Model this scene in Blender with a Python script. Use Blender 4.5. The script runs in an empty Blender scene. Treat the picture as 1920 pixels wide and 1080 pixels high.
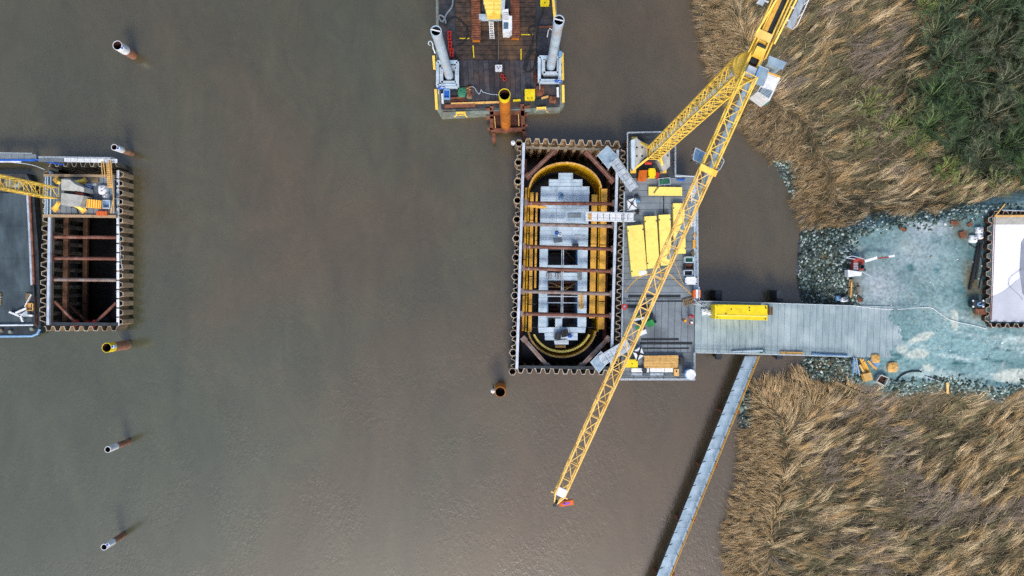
import bpy, math, random
import numpy as np
from mathutils import Vector, Matrix, noise
from mathutils.geometry import tessellate_polygon

random.seed(7)
rng = np.random.default_rng(7)
scene = bpy.context.scene
R = math.radians

# ------------------------------------------------------------------ camera, world, sun, exposure
HC = 110.0                 # drone height above the water, metres
FPX = 1280.0               # focal length in 1920-wide pixels
cam_d = bpy.data.cameras.new('camera')
cam = bpy.data.objects.new('camera', cam_d)
scene.collection.objects.link(cam)
cam.location = (0, 0, HC)
cam.rotation_euler = (0, 0, 0)
cam_d.sensor_width = 36.0
cam_d.lens = 36.0 * FPX / 1920.0
cam_d.clip_start = 0.5
cam_d.clip_end = 5000
scene.camera = cam

SUN_EL = 47
world = bpy.data.worlds.new('World')
scene.world = world
world.use_nodes = True
wn = world.node_tree
bg = wn.nodes['Background']
sky = wn.nodes.new('ShaderNodeTexSky')
sky.sky_type = 'NISHITA'
sky.sun_disc = False
sky.sun_elevation = R(SUN_EL)
sky.sun_rotation = R(190)
sky.air_density = 1.0
sky.dust_density = 3.0
sky.ozone_density = 1.0
wn.links.new(sky.outputs[0], bg.inputs[0])
bg.inputs[1].default_value = 0.15

sd = bpy.data.lights.new('sun', 'SUN')
sd.energy = 1.5
sd.angle = R(16)
sd.color = (1.0, 0.94, 0.86)
sun = bpy.data.objects.new('sun', sd)
scene.collection.objects.link(sun)
sun.rotation_euler = (R(90 - SUN_EL), 0, R(10))
sun.location = (0, -60, 120)

scene.view_settings.view_transform = 'Standard'
scene.view_settings.look = 'None'
scene.view_settings.exposure = 0.55
scene.view_settings.gamma = 1.0
scene.render.engine = 'CYCLES'
scene.cycles.use_denoising = False
scene.cycles.denoiser = 'OPENIMAGEDENOISE'
scene.cycles.denoising_input_passes = 'RGB_ALBEDO_NORMAL'
scene.cycles.denoising_prefilter = 'ACCURATE'
scene.cycles.max_bounces = 6
scene.cycles.diffuse_bounces = 3
scene.cycles.glossy_bounces = 3

# ------------------------------------------------------------------ helpers
C = scene.collection


def P(px, py, z):
    """photo pixel on the horizontal plane at height z -> world point"""
    s = (HC - z) / FPX
    return Vector(((px - 960) * s, (540 - py) * s, z))


def S(h):
    h = h.lstrip('#')
    out = []
    for i in (0, 2, 4):
        c = int(h[i:i + 2], 16) / 255
        out.append(c / 12.92 if c <= 0.04045 else ((c + 0.055) / 1.055) ** 2.4)
    return tuple(out)


MATS = {}


def pm(name, c1, c2=None, scale=1.5, rough=0.7, metal=0.0, bump=0.0, rnd=0.0, detail=6, streak=None, c3=None, s3=0.25, amt3=0.5, spec=0.3, fine=None):
    """procedural material: two colours mixed by world-space noise, optional stain colour, per-object brightness"""
    m = bpy.data.materials.new(name)
    m.use_nodes = True
    nt = m.node_tree
    N, L = nt.nodes, nt.links
    b = N['Principled BSDF']
    b.inputs['Roughness'].default_value = rough
    b.inputs['Metallic'].default_value = metal
    b.inputs['Specular IOR Level'].default_value = spec
    if c2 is None:
        c2 = tuple(x * 0.72 for x in c1)
    geo = N.new('ShaderNodeNewGeometry')
    mp = N.new('ShaderNodeMapping')
    L.new(geo.outputs['Position'], mp.inputs['Vector'])
    if streak:
        mp.inputs['Scale'].default_value = streak
    nz = N.new('ShaderNodeTexNoise')
    nz.inputs['Scale'].default_value = scale
    nz.inputs['Detail'].default_value = detail
    nz.inputs['Roughness'].default_value = 0.62
    L.new(mp.outputs[0], nz.inputs['Vector'])
    cr = N.new('ShaderNodeValToRGB')
    cr.color_ramp.elements[0].position = 0.33
    cr.color_ramp.elements[1].position = 0.67
    cr.color_ramp.elements[0].color = (*c2, 1)
    cr.color_ramp.elements[1].color = (*c1, 1)
    L.new(nz.outputs['Fac'], cr.inputs[0])
    out = cr.outputs[0]
    if c3 is not None:
        n3 = N.new('ShaderNodeTexNoise')
        n3.inputs['Scale'].default_value = s3
        n3.inputs['Detail'].default_value = 5
        L.new(geo.outputs['Position'], n3.inputs['Vector'])
        r3 = N.new('ShaderNodeMapRange')
        r3.inputs[1].default_value = 0.5
        r3.inputs[2].default_value = 0.68
        r3.inputs[4].default_value = amt3
        L.new(n3.outputs['Fac'], r3.inputs[0])
        mx = N.new('ShaderNodeMix')
        mx.data_type = 'RGBA'
        L.new(r3.outputs[0], mx.inputs[0])
        L.new(out, mx.inputs[6])
        mx.inputs[7].default_value = (*c3, 1)
        out = mx.outputs[2]
    if rnd > 0:
        oi = N.new('ShaderNodeObjectInfo')
        mr = N.new('ShaderNodeMapRange')
        mr.inputs[3].default_value = 1 - rnd
        mr.inputs[4].default_value = 1 + rnd
        L.new(oi.outputs['Random'], mr.inputs[0])
        hs = N.new('ShaderNodeHueSaturation')
        L.new(mr.outputs[0], hs.inputs['Value'])
        L.new(out, hs.inputs['Color'])
        out = hs.outputs[0]
    L.new(out, b.inputs['Base Color'])
    if bump > 0:
        nb = N.new('ShaderNodeTexNoise')
        nb.inputs['Scale'].default_value = fine or scale * 4
        nb.inputs['Detail'].default_value = 4
        L.new(mp.outputs[0], nb.inputs['Vector'])
        bp = N.new('ShaderNodeBump')
        bp.inputs['Strength'].default_value = bump
        bp.inputs['Distance'].default_value = 0.1
        L.new(nb.outputs['Fac'], bp.inputs['Height'])
        L.new(bp.outputs[0], b.inputs['Normal'])
    MATS[name] = m
    return m


def attr_mat(name, rough=0.8, scale=3.0, var=0.35, bump=0.0, translucent=False):
    """material whose colour comes from the mesh's own 'Col' attribute, broken up by noise"""
    m = bpy.data.materials.new(name)
    m.use_nodes = True
    N, L = m.node_tree.nodes, m.node_tree.links
    b = N['Principled BSDF']
    b.inputs['Roughness'].default_value = rough
    b.inputs['Specular IOR Level'].default_value = 0.2
    a = N.new('ShaderNodeAttribute')
    a.attribute_name = 'Col'
    geo = N.new('ShaderNodeNewGeometry')
    nz = N.new('ShaderNodeTexNoise')
    nz.inputs['Scale'].default_value = scale
    nz.inputs['Detail'].default_value = 5
    L.new(geo.outputs['Position'], nz.inputs['Vector'])
    mr = N.new('ShaderNodeMapRange')
    mr.inputs[1].default_value = 0.3
    mr.inputs[2].default_value = 0.7
    mr.inputs[3].default_value = 1 - var
    mr.inputs[4].default_value = 1 + var
    L.new(nz.outputs['Fac'], mr.inputs[0])
    hs = N.new('ShaderNodeHueSaturation')
    L.new(a.outputs['Color'], hs.inputs['Color'])
    L.new(mr.outputs[0], hs.inputs['Value'])
    L.new(hs.outputs[0], b.inputs['Base Color'])
    if bump:
        bp = N.new('ShaderNodeBump')
        bp.inputs['Strength'].default_value = bump
        bp.inputs['Distance'].default_value = 0.2
        L.new(nz.outputs['Fac'], bp.inputs['Height'])
        L.new(bp.outputs[0], b.inputs['Normal'])
    MATS[name] = m
    return m


ORG = {}
LABELS = {}


class MB:
    """collects shapes for one mesh"""

    def __init__(self):
        self.v = []
        self.f = []

    def add(self, vs, fs):
        o = len(self.v)
        self.v += [tuple(x) for x in vs]
        self.f += [tuple(i + o for i in f) for f in fs]
        return self

    def hexa(self, b4, t4):
        return self.add(list(b4) + list(t4), [(3, 2, 1, 0), (4, 5, 6, 7), (0, 1, 5, 4), (1, 2, 6, 5), (2, 3, 7, 6), (3, 0, 4, 7)])

    def prism(self, pts, z0, z1):
        n = len(pts)
        a = 0
        for i in range(n):
            a += pts[i][0] * pts[(i + 1) % n][1] - pts[(i + 1) % n][0] * pts[i][1]
        if a < 0:
            pts = list(reversed(pts))
        vs = [(p[0], p[1], z0) for p in pts] + [(p[0], p[1], z1) for p in pts]
        fs = [tuple(range(n - 1, -1, -1)), tuple(range(n, 2 * n))]
        fs += [(i, (i + 1) % n, n + (i + 1) % n, n + i) for i in range(n)]
        return self.add(vs, fs)

    def quadpx(self, pts, z0, z1):
        return self.prism([P(x, y, z1)[:2] for x, y in pts], z0, z1)

    def boxpx(self, x0, y0, x1, y1, z0, z1):
        return self.quadpx([(x0, y0), (x1, y0), (x1, y1), (x0, y1)], z0, z1)

    def box(self, c, size, rz=0.0, chamfer=0.0):
        sx, sy, sz = size[0] / 2, size[1] / 2, size[2]
        k = chamfer
        co, si = math.cos(R(rz)), math.sin(R(rz))
        if k <= 0:
            pts = [(-sx, -sy), (sx, -sy), (sx, sy), (-sx, sy)]
        else:
            pts = [(-sx + k, -sy), (sx - k, -sy), (sx, -sy + k), (sx, sy - k), (sx - k, sy), (-sx + k, sy), (-sx, sy - k), (-sx, -sy + k)]
        pts = [(c[0] + x * co - y * si, c[1] + x * si + y * co) for x, y in pts]
        return self.prism(pts, c[2], c[2] + sz)

    def bar(self, a, b, w=0.1, h=None, up=None):
        a, b = Vector(a), Vector(b)
        h = h or w
        d = (b - a)
        if d.length < 1e-6:
            return self
        d.normalize()
        u = Vector(up) if up is not None else (Vector((0, 0, 1)) if abs(d.z) < 0.95 else Vector((1, 0, 0)))
        s = d.cross(u).normalized()
        u = s.cross(d).normalized()
        s = s * (w / 2)
        u = u * (h / 2)
        vs = [a - s - u, a + s - u, a + s + u, a - s + u, b - s - u, b + s - u, b + s + u, b - s + u]
        return self.add(vs, [(0, 1, 2, 3), (7, 6, 5, 4), (4, 5, 1, 0), (5, 6, 2, 1), (6, 7, 3, 2), (7, 4, 0, 3)])

    def tube(self, a, b, r, n=8, r2=None, cap=True):
        a, b = Vector(a), Vector(b)
        r2 = r if r2 is None else r2
        d = b - a
        if d.length < 1e-6:
            return self
        d.normalize()
        u = Vector((0, 0, 1)) if abs(d.z) < 0.95 else Vector((1, 0, 0))
        s = d.cross(u).normalized()
        u = s.cross(d)
        vs = []
        for p, rr in ((a, r), (b, r2)):
            for i in range(n):
                t = 2 * math.pi * i / n
                vs.append(p + s * (rr * math.cos(t)) + u * (rr * math.sin(t)))
        fs = [(i, n + i, n + (i + 1) % n, (i + 1) % n) for i in range(n)]
        if cap:
            fs += [tuple(range(n)), tuple(range(2 * n - 1, n - 1, -1))]
        return self.add(vs, fs)

    def path(self, pts, r, n=6):
        pts = [Vector(p) for p in pts]
        rings = []
        for i, p in enumerate(pts):
            d = (pts[min(i + 1, len(pts) - 1)] - pts[max(i - 1, 0)])
            if d.length < 1e-6:
                d = Vector((1, 0, 0))
            d.normalize()
            u = Vector((0, 0, 1)) if abs(d.z) < 0.9 else Vector((1, 0, 0))
            s = d.cross(u).normalized()
            u = s.cross(d)
            rings.append([p + s * (r * math.cos(2 * math.pi * k / n)) + u * (r * math.sin(2 * math.pi * k / n)) for k in range(n)])
        vs = [v for rg in rings for v in rg]
        fs = []
        for i in range(len(pts) - 1):
            for k in range(n):
                fs.append((i * n + k, (i + 1) * n + k, (i + 1) * n + (k + 1) % n, i * n + (k + 1) % n))
        fs += [tuple(range(n)), tuple(range((len(pts)) * n - 1, (len(pts) - 1) * n - 1, -1))]
        return self.add(vs, fs)

    def ring_tube(self, a, b, r, t, n=24):
        """hollow open pipe, vertical-ish, wall thickness t"""
        a, b = Vector(a), Vector(b)
        d = (b - a).normalized()
        u = Vector((0, 0, 1)) if abs(d.z) < 0.95 else Vector((1, 0, 0))
        s = d.cross(u).normalized()
        u = s.cross(d)
        vs = []
        for p, rr in ((a, r), (b, r), (b, r - t), (a, r - t)):
            for i in range(n):
                q = 2 * math.pi * i / n
                vs.append(p + s * (rr * math.cos(q)) + u * (rr * math.sin(q)))
        fs = []
        for k in range(4):
            for i in range(n):
                j = (i + 1) % n
                k2 = (k + 1) % 4
                fs.append((k * n + i, k2 * n + i, k2 * n + j, k * n + j))
        return self.add(vs, fs)

    def profile(self, pts, t, z0, z1):
        """thin bent plate: open 2-D polyline thickened by t and extruded upright"""
        pts = [Vector((p[0], p[1])) for p in pts]
        L_, R_ = [], []
        n = len(pts)
        for i in range(n):
            d0 = (pts[i] - pts[i - 1]).normalized() if i > 0 else None
            d1 = (pts[i + 1] - pts[i]).normalized() if i < n - 1 else None
            d0 = d0 or d1
            d1 = d1 or d0
            n0, n1 = Vector((-d0.y, d0.x)), Vector((-d1.y, d1.x))
            nn = (n0 + n1).normalized()
            k = t / 2 / max(0.5, nn.dot(n0))
            L_.append(pts[i] + nn * k)
            R_.append(pts[i] - nn * k)
        loop = L_ + R_[::-1]
        m = len(loop)
        vs = [(p.x, p.y, z0) for p in loop] + [(p.x, p.y, z1) for p in loop]
        fs = []
        for i in range(m):
            j = (i + 1) % m
            fs.append((i, m + i, m + j, j))
        for i in range(n - 1):
            a, b_, c, d = i, i + 1, m - 2 - i, m - 1 - i
            fs.append((m + a, m + d, m + c, m + b_))
            fs.append((a, b_, c, d))
        return self.add(vs, fs)

    def build(self, name, mat, parent=None, org=None, smooth=False, kind=None, label=None):
        vs = np.array(self.v, dtype=float)
        if parent is not None:
            o = ORG[parent.name]
        elif org is not None:
            o = Vector(org)
        else:
            lo, hi = vs.min(0), vs.max(0)
            o = Vector(((lo[0] + hi[0]) / 2, (lo[1] + hi[1]) / 2, lo[2]))
        me = bpy.data.meshes.new(name)
        me.from_pydata((vs - np.array(o)).tolist(), [], self.f)
        me.materials.append(MATS[mat] if isinstance(mat, str) else mat)
        if smooth:
            me.polygons.foreach_set('use_smooth', [True] * len(me.polygons))
            me.set_sharp_from_angle(angle=R(40))
        ob = bpy.data.objects.new(name, me)
        C.objects.link(ob)
        if parent is not None:
            ob.parent = parent
        else:
            ob.location = o
        ORG[ob.name] = Vector(o)
        if kind:
            ob['kind'] = kind
        if label:
            ob['label'] = label
        return ob


def tag(o, label, cat, group=None, kind=None):
    if label:
        o['label'] = label
    if cat:
        o['category'] = cat
    if group:
        o['group'] = group
    if kind:
        o['kind'] = kind
    return o


def thing(name, label, cat, loc, group=None):
    o = bpy.data.objects.new(name, None)
    C.objects.link(o)
    o.location = loc
    o.empty_display_size = 0.2
    ORG[o.name] = Vector(loc)
    return tag(o, label, cat, group)


def single(mb, name, mat, label, cat, group=None, smooth=False):
    return tag(mb.build(name, mat, smooth=smooth), label, cat, group)


def inst(me, name, parent, loc, rz=0.0, scale=(1, 1, 1)):
    ob = bpy.data.objects.new(name, me)
    C.objects.link(ob)
    ob.parent = parent
    ob.location = Vector(loc) - ORG[parent.name]
    ob.rotation_euler = (0, 0, rz)
    ob.scale = scale
    return ob


def lerp(a, b, t):
    return (a[0] + (b[0] - a[0]) * t, a[1] + (b[1] - a[1]) * t)


def planks(parent, name, mat, quad, z0, z1, n, along='x', gap=0.06, jit=0.012, breaks=1):
    """n planks side by side filling a pixel quad TL,TR,BR,BL; along='x' -> planks run left to right"""
    tl, tr, br, bl = quad
    s = (HC - z1) / FPX
    for i in range(n):
        a, b = i / n, (i + 1) / n
        if along == 'x':
            ln = math.dist(tl, bl) * s / n
            g = gap / 2 / ln / n
            q = [lerp(tl, bl, a + g), lerp(tr, br, a + g), lerp(tr, br, b - g), lerp(tl, bl, b - g)]
        else:
            ln = math.dist(tl, tr) * s / n
            g = gap / 2 / ln / n
            q = [lerp(tl, tr, a + g), lerp(tl, tr, b - g), lerp(bl, br, b - g), lerp(bl, br, a + g)]
        dz = random.uniform(-jit, jit)
        for k in range(breaks):
            ka, kb = k / breaks + (0.002 if k else 0), (k + 1) / breaks - (0.002 if k < breaks - 1 else 0)
            if along == 'x':
                qq = [lerp(q[0], q[1], ka), lerp(q[0], q[1], kb), lerp(q[3], q[2], kb), lerp(q[3], q[2], ka)]
            else:
                qq = [lerp(q[0], q[3], ka), lerp(q[1], q[2], ka), lerp(q[1], q[2], kb), lerp(q[0], q[3], kb)]
            MB().quadpx(qq, z0, z1 + dz).build(name, mat, parent)


def railing(name, label, pts, z, mat='galv', h=1.1, step=2.0, r=0.05, mid=True, group=None, cat='railing'):
    """guard rail: top pipe, mid pipe and posts along a pixel polyline (pixels read at rail height)"""
    W = [P(x, y, z + h) for x, y in pts]
    root = thing(name, label, cat, (W[0].x, W[0].y, z), group)
    MB().path(W, r).build('top_rail', mat, root)
    if mid:
        MB().path([p - Vector((0, 0, h * 0.5)) for p in W], r * 0.8).build('middle_rail', mat, root)
    for a, b in zip(W[:-1], W[1:]):
        n = max(1, int((b - a).length / step))
        for i in range(n + (1 if b == W[-1] else 0)):
            p = a.lerp(b, i / n)
            MB().tube((p.x, p.y, z), (p.x, p.y, z + h), r * 0.9, 6).build('post', mat, root)
    return root


# ------------------------------------------------------------------ materials
pm('galv', S('c8d2d8'), S('a7b3bc'), 2.0, 0.45, 0.3, rnd=0.08)
pm('galv_deck', S('bfd0dd'), S('a4bac9'), 0.7, 0.6, 0.05, bump=0.1, rnd=0.05, c3=S('8ea4b2'), s3=0.6, amt3=0.7)
pm('white', S('e6e8ea'), S('c4c9cc'), 1.5, 0.5, rnd=0.04)
pm('white_tarp', S('e9ebf1'), S('d6d8e2'), 0.25, 0.65, bump=0.3, fine=0.9)
pm('grey_membrane', S('9aa0ac'), S('7e8490'), 0.4, 0.65, bump=0.3, fine=1.2)
pm('white_tarp_shade', S('c4c7d0'), S('aeb2bc'), 0.25, 0.65, bump=0.3, fine=0.9)  # greyer copy of the white tarp, shade put into the colour
pm('crane_yellow', S('f4d264'), S('e8be48'), 1.0, 0.45, rnd=0.05, c3=S('c4932a'), s3=1.1, amt3=0.35)
pm('crane_yellow_pale', S('f0cc78'), S('e0b45a'), 1.2, 0.5, rnd=0.05, c3=S('b58b3c'), s3=0.8, amt3=0.4)
pm('form_yellow', S('f0dc74'), S('e6d06a'), 0.9, 0.5, rnd=0.04, c3=S('cdb35c'), s3=1.3, amt3=0.45, bump=0.08)
pm('bright_yellow', S('ead41c'), S('d8bf14'), 1.2, 0.5, rnd=0.04, c3=S('b39a24'), s3=1.4, amt3=0.4)
pm('timber_yellow', S('e6b452'), S('c99438'), 1.2, 0.75, bump=0.15, rnd=0.12, c3=S('8a6a34'), s3=0.8, amt3=0.45)
pm('form_ring', S('e6b91c'), S('c8970f'), 1.2, 0.5, rnd=0.1, c3=S('8a6614'), s3=0.6, amt3=0.45)
pm('timber', S('d9b26f'), S('bb9051'), 2.2, 0.8, bump=0.15, rnd=0.16)
pm('timber_old', S('8d7a5c'), S('66563f'), 2.2, 0.85, bump=0.2, rnd=0.2)
pm('rust', S('80503b'), S('573527'), 1.6, 0.8, bump=0.2, rnd=0.12, c3=S('a3664a'), s3=0.9, amt3=0.5)
pm('rust_dark', S('553026'), S('33201c'), 1.6, 0.85, bump=0.2, rnd=0.12)
pm('strut_red', S('754b3c'), S('5a372c'), 1.2, 0.7, rnd=0.1, c3=S('93766a'), s3=0.9, amt3=0.4)
pm('waler_brown', S('6a4c38'), S('463226'), 1.4, 0.8, bump=0.2, rnd=0.1)
pm('strut_grey', S('8f8580'), S('6d5c54'), 1.2, 0.7, rnd=0.1, c3=S('754a3c'), s3=0.7, amt3=0.6)
pm('pile_orange', S('c87a24'), S('a85f18'), 0.9, 0.65, c3=S('7e4a1c'), s3=0.5, amt3=0.6, bump=0.2)
pm('pile_rust', S('a2735a'), S('7a5240'), 1.0, 0.75, c3=S('8a8568'), s3=0.7, amt3=0.6, bump=0.2)
pm('sheet_steel', S('8d8473'), S('5e564a'), 0.9, 0.75, bump=0.2, rnd=0.18, c3=S('3c3630'), s3=0.8, amt3=0.6)
pm('pile_edge', S('c4b8a4'), S('857868'), 2.2, 0.65, 0.1, rnd=0.2, c3=S('57463a'), s3=1.0, amt3=0.7)  # cut steel tops, paler, with the light they catch put into the colour
pm('sheet_tan', S('b59d7d'), S('8a745a'), 0.9, 0.75, bump=0.2, rnd=0.15, c3=S('5c4a3a'), s3=0.9, amt3=0.5)
pm('sheet_rust', S('55392e'), S('30241f'), 0.9, 0.8, bump=0.2, rnd=0.15)
pm('waler_steel', S('c2cbd6'), S('9aa5b2'), 0.8, 0.5, 0.1, rnd=0.05)
pm('steel_dark', S('3b4248'), S('272c31'), 1.0, 0.6, 0.2, rnd=0.1)
pm('black', S('16181b'), S('0d0e10'), 2.0, 0.6)
pm('glass', S('56707f'), S('3f5a6b'), 0.8, 0.08, 0.0, spec=0.8)
pm('concrete', S('b7b8b2'), S('9b9c97'), 1.4, 0.85, bump=0.15, rnd=0.08, c3=S('86867f'), s3=0.5, amt3=0.5)
pm('deck_grey', S('7c868d'), S('69737a'), 0.8, 0.8, bump=0.2, rnd=0.07, c3=S('535b61'), s3=0.22, amt3=0.8)
pm('deck_dark', S('4c5154'), S('373b3e'), 1.0, 0.75, bump=0.2, rnd=0.2, c3=S('2a2d30'), s3=0.4, amt3=0.6)
pm('bridge_mat', S('94a5a9'), S('7b8d93'), 0.9, 0.8, bump=0.2, rnd=0.045, c3=S('a5b4b6'), s3=0.22, amt3=0.8, streak=(3.0, 0.5, 1))
pm('walk_blue', S('96acbb'), S('7d94a4'), 0.8, 0.6, 0.05, rnd=0.08, c3=S('b2c3d0'), s3=0.4)
pm('barge_wood', S('4f4138'), S('2b2624'), 1.2, 0.6, bump=0.25, rnd=0.22, c3=S('6b5138'), s3=0.3, amt3=0.7, detail=8)
pm('barge_wood_cool', S('45444a'), S('2a2a30'), 1.2, 0.6, bump=0.25, rnd=0.28, c3=S('5a463a'), s3=0.3, amt3=0.6, detail=8)
pm('barge_plate', S('424448'), S('2a2c31'), 0.8, 0.55, bump=0.15, rnd=0.1, c3=S('5c4438'), s3=0.4, amt3=0.7)
pm('barge_rim', S('8a9188'), S('5d6860'), 1.4, 0.7, bump=0.2, c3=S('6b4c38'), s3=0.7, amt3=0.6)
pm('left_barge', S('4c5b62'), S('303d43'), 0.7, 0.6, bump=0.12, rnd=0.07, c3=S('28333a'), s3=0.22, amt3=0.75, detail=9, streak=(1, 0.25, 1))
pm('spud_steel', S('bccddb'), S('96abbc'), 0.7, 0.5, 0.1, c3=S('b08a6a'), s3=0.35, amt3=0.5)
pm('orange', S('dc6a1c'), S('bb5210'), 1.5, 0.55, rnd=0.06)
pm('red', S('b5342a'), S('8c241e'), 1.5, 0.55, rnd=0.06)
pm('machine_red', S('a8453a'), S('7c3029'), 2.0, 0.6, rnd=0.06)
pm('green', S('2f8a46'), S('1f6a34'), 1.5, 0.5)
pm('green_tarp', S('3a7f62'), S('265c48'), 1.5, 0.6)
pm('blue', S('2c66c4'), S('1f4ea0'), 1.5, 0.5)
pm('blue_pale', S('7fa6c8'), S('628cb2'), 1.5, 0.5)
pm('purple', S('a05ab8'), S('8c48a6'), 1.5, 0.5)
pm('hi_vis_red', S('c8403c'), S('a8302e'), 3.0, 0.8)
pm('hi_vis_orange', S('cf6a3a'), S('b0522a'), 3.0, 0.8)
pm('trousers', S('2c3038'), S('1f2329'), 3.0, 0.85)
pm('skin', S('b98a70'), S('a97a62'), 3.0, 0.6)
pm('helmet_yellow', S('e6b81e'), S('d2a416'), 3.0, 0.35)
pm('helmet_white', S('e8e8e6'), S('d8d8d6'), 3.0, 0.35)
pm('helmet_red', S('c23030'), S('a82828'), 3.0, 0.35)
pm('puddle', S('93938a'), S('83847c'), 0.3, 0.12, spec=0.6)
pm('rubber', S('2b2f33'), S('1c2023'), 2.0, 0.8)
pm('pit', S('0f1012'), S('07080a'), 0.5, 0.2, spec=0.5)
attr_mat('land', 0.9, 2.2, 0.3, bump=0.4)
attr_mat('reed', 0.7, 0.8, 0.22)
attr_mat('twig', 0.8, 0.7, 0.3)
attr_mat('rubble', 0.85, 3.0, 0.3)

def rawmesh(mb, name, mat, edge=None):
    me = bpy.data.meshes.new(name)
    me.from_pydata(mb.v, [], mb.f)
    me.materials.append(MATS[mat])
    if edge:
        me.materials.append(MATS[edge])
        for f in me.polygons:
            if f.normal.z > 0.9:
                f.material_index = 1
    return me


# ------------------------------------------------------------------ the setting: water, land
MAIN_Q = [(972, 266), (1166, 273), (1155, 697), (961, 697)]          # main cofferdam, wall centre lines, top at z=4
LEFT_Q = [(86, 312), (221, 312), (221, 608), (80, 608)]              # left cofferdam, top at z=3
ZM, ZL = 4.0, 3.0
PITM, PITL = -8.5, -6.0
hole_main = [P(x, y, ZM) for x, y in MAIN_Q]
hole_left = [P(x, y, ZL) for x, y in LEFT_Q]


def water_material():
    m = bpy.data.materials.new('river_water')
    m.use_nodes = True
    N, L = m.node_tree.nodes, m.node_tree.links
    b = N['Principled BSDF']
    geo = N.new('ShaderNodeNewGeometry')

    def nz(scale, det, rough=0.55, sc=None, dist=0.0):
        n = N.new('ShaderNodeTexNoise')
        n.inputs['Scale'].default_value = scale
        n.inputs['Detail'].default_value = det
        n.inputs['Roughness'].default_value = rough
        n.inputs['Distortion'].default_value = dist
        if sc:
            mp = N.new('ShaderNodeMapping')
            mp.inputs['Scale'].default_value = sc[0]
            mp.inputs['Rotation'].default_value = (0, 0, R(sc[1]))
            L.new(geo.outputs['Position'], mp.inputs['Vector'])
            L.new(mp.outputs[0], n.inputs['Vector'])
        else:
            L.new(geo.outputs['Position'], n.inputs['Vector'])
        return n
    big = nz(0.022, 4, 0.5, dist=0.6)                # silt clouds
    cr = N.new('ShaderNodeValToRGB')
    e = cr.color_ramp.elements
    e[0].position, e[0].color = 0.32, (*WATER_A, 1)
    e[1].position, e[1].color = 0.68, (*WATER_B, 1)
    # the river carries greener water on its far (west) side, browner silt towards the bank
    sx = N.new('ShaderNodeSeparateXYZ')
    L.new(geo.outputs['Position'], sx.inputs[0])
    gr = N.new('ShaderNodeMapRange')
    gr.inputs[1].default_value, gr.inputs[2].default_value = -75, 30
    gr.inputs[3].default_value, gr.inputs[4].default_value = -0.16, 0.16
    L.new(sx.outputs[0], gr.inputs[0])
    sm = N.new('ShaderNodeMath')
    sm.operation = 'ADD'
    L.new(big.outputs['Fac'], sm.inputs[0])
    L.new(gr.outputs[0], sm.inputs[1])
    L.new(sm.outputs[0], cr.inputs[0])
    # suspended silt streaks following the current
    st = nz(0.10, 6, 0.6, ((1.0, 0.45, 1), 25), dist=1.2)
    mr = N.new('ShaderNodeMapRange')
    mr.inputs[1].default_value, mr.inputs[2].default_value = 0.35, 0.65
    mr.inputs[3].default_value, mr.inputs[4].default_value = 0.88, 1.10
    L.new(st.outputs['Fac'], mr.inputs[0])
    sw = nz(0.16, 8, 0.68, ((1.0, 0.6, 1), 60), dist=3.0)
    mr2 = N.new('ShaderNodeMapRange')
    mr2.inputs[1].default_value, mr2.inputs[2].default_value = 0.35, 0.65
    mr2.inputs[3].default_value, mr2.inputs[4].default_value = 0.93, 1.08
    L.new(sw.outputs['Fac'], mr2.inputs[0])
    mm = N.new('ShaderNodeMath')
    mm.operation = 'MULTIPLY'
    L.new(mr.outputs[0], mm.inputs[0])
    L.new(mr2.outputs[0], mm.inputs[1])
    hs = N.new('ShaderNodeHueSaturation')
    L.new(cr.outputs[0], hs.inputs['Color'])
    L.new(mm.outputs[0], hs.inputs['Value'])
    L.new(hs.outputs[0], b.inputs['Base Color'])
    b.inputs['Roughness'].default_value = 0.18
    b.inputs['IOR'].default_value = 1.8
    b.inputs['Specular IOR Level'].default_value = 0.5
    # ripples: small wind waves, calmer in patches
    r1 = nz(1.9, 4, 0.62, ((1.0, 0.55, 1), 35), dist=0.4)
    r2 = nz(5.0, 2, 0.5, ((1.0, 0.6, 1), -15))
    calm = nz(0.05, 5, 0.6, dist=2.2)
    cm = N.new('ShaderNodeMapRange')
    cm.inputs[1].default_value, cm.inputs[2].default_value = 0.40, 0.58
    cm.inputs[3].default_value, cm.inputs[4].default_value = 0.2, 1.0
    L.new(calm.outputs['Fac'], cm.inputs[0])
    ad = N.new('ShaderNodeMath')
    ad.operation = 'MULTIPLY_ADD'
    ad.inputs[1].default_value = 0.35
    L.new(r2.outputs['Fac'], ad.inputs[0])
    L.new(r1.outputs['Fac'], ad.inputs[2])
    mu = N.new('ShaderNodeMath')
    mu.operation = 'MULTIPLY'
    L.new(cm.outputs[0], mu.inputs[0])
    mu.inputs[1].default_value = 0.21
    bp = N.new('ShaderNodeBump')
    bp.inputs['Distance'].default_value = 0.28
    L.new(ad.outputs[0], bp.inputs['Height'])
    L.new(mu.outputs[0], bp.inputs['Strength'])
    L.new(bp.outputs[0], b.inputs['Normal'])
    return m


WATER_A = S('454836')
WATER_B = S('544733')
MATS['water'] = water_material()
outer = [Vector((-900, -900, 0)), Vector((900, -900, 0)), Vector((900, 900, 0)), Vector((-900, 900, 0))]
loops = [outer, [Vector((p.x, p.y, 0)) for p in hole_main], [Vector((p.x, p.y, 0)) for p in hole_left]]
flat = [v for lp in loops for v in lp]
wmb = MB()
tris = []
for t in tessellate_polygon(loops):
    a, b, c = (flat[i] for i in t)
    tris.append(t if (b - a).cross(c - a).z > 0 else t[::-1])
wmb.add(flat, tris)
wmb.build('water', 'water', org=(0, 0, 0), kind='structure')

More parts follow.
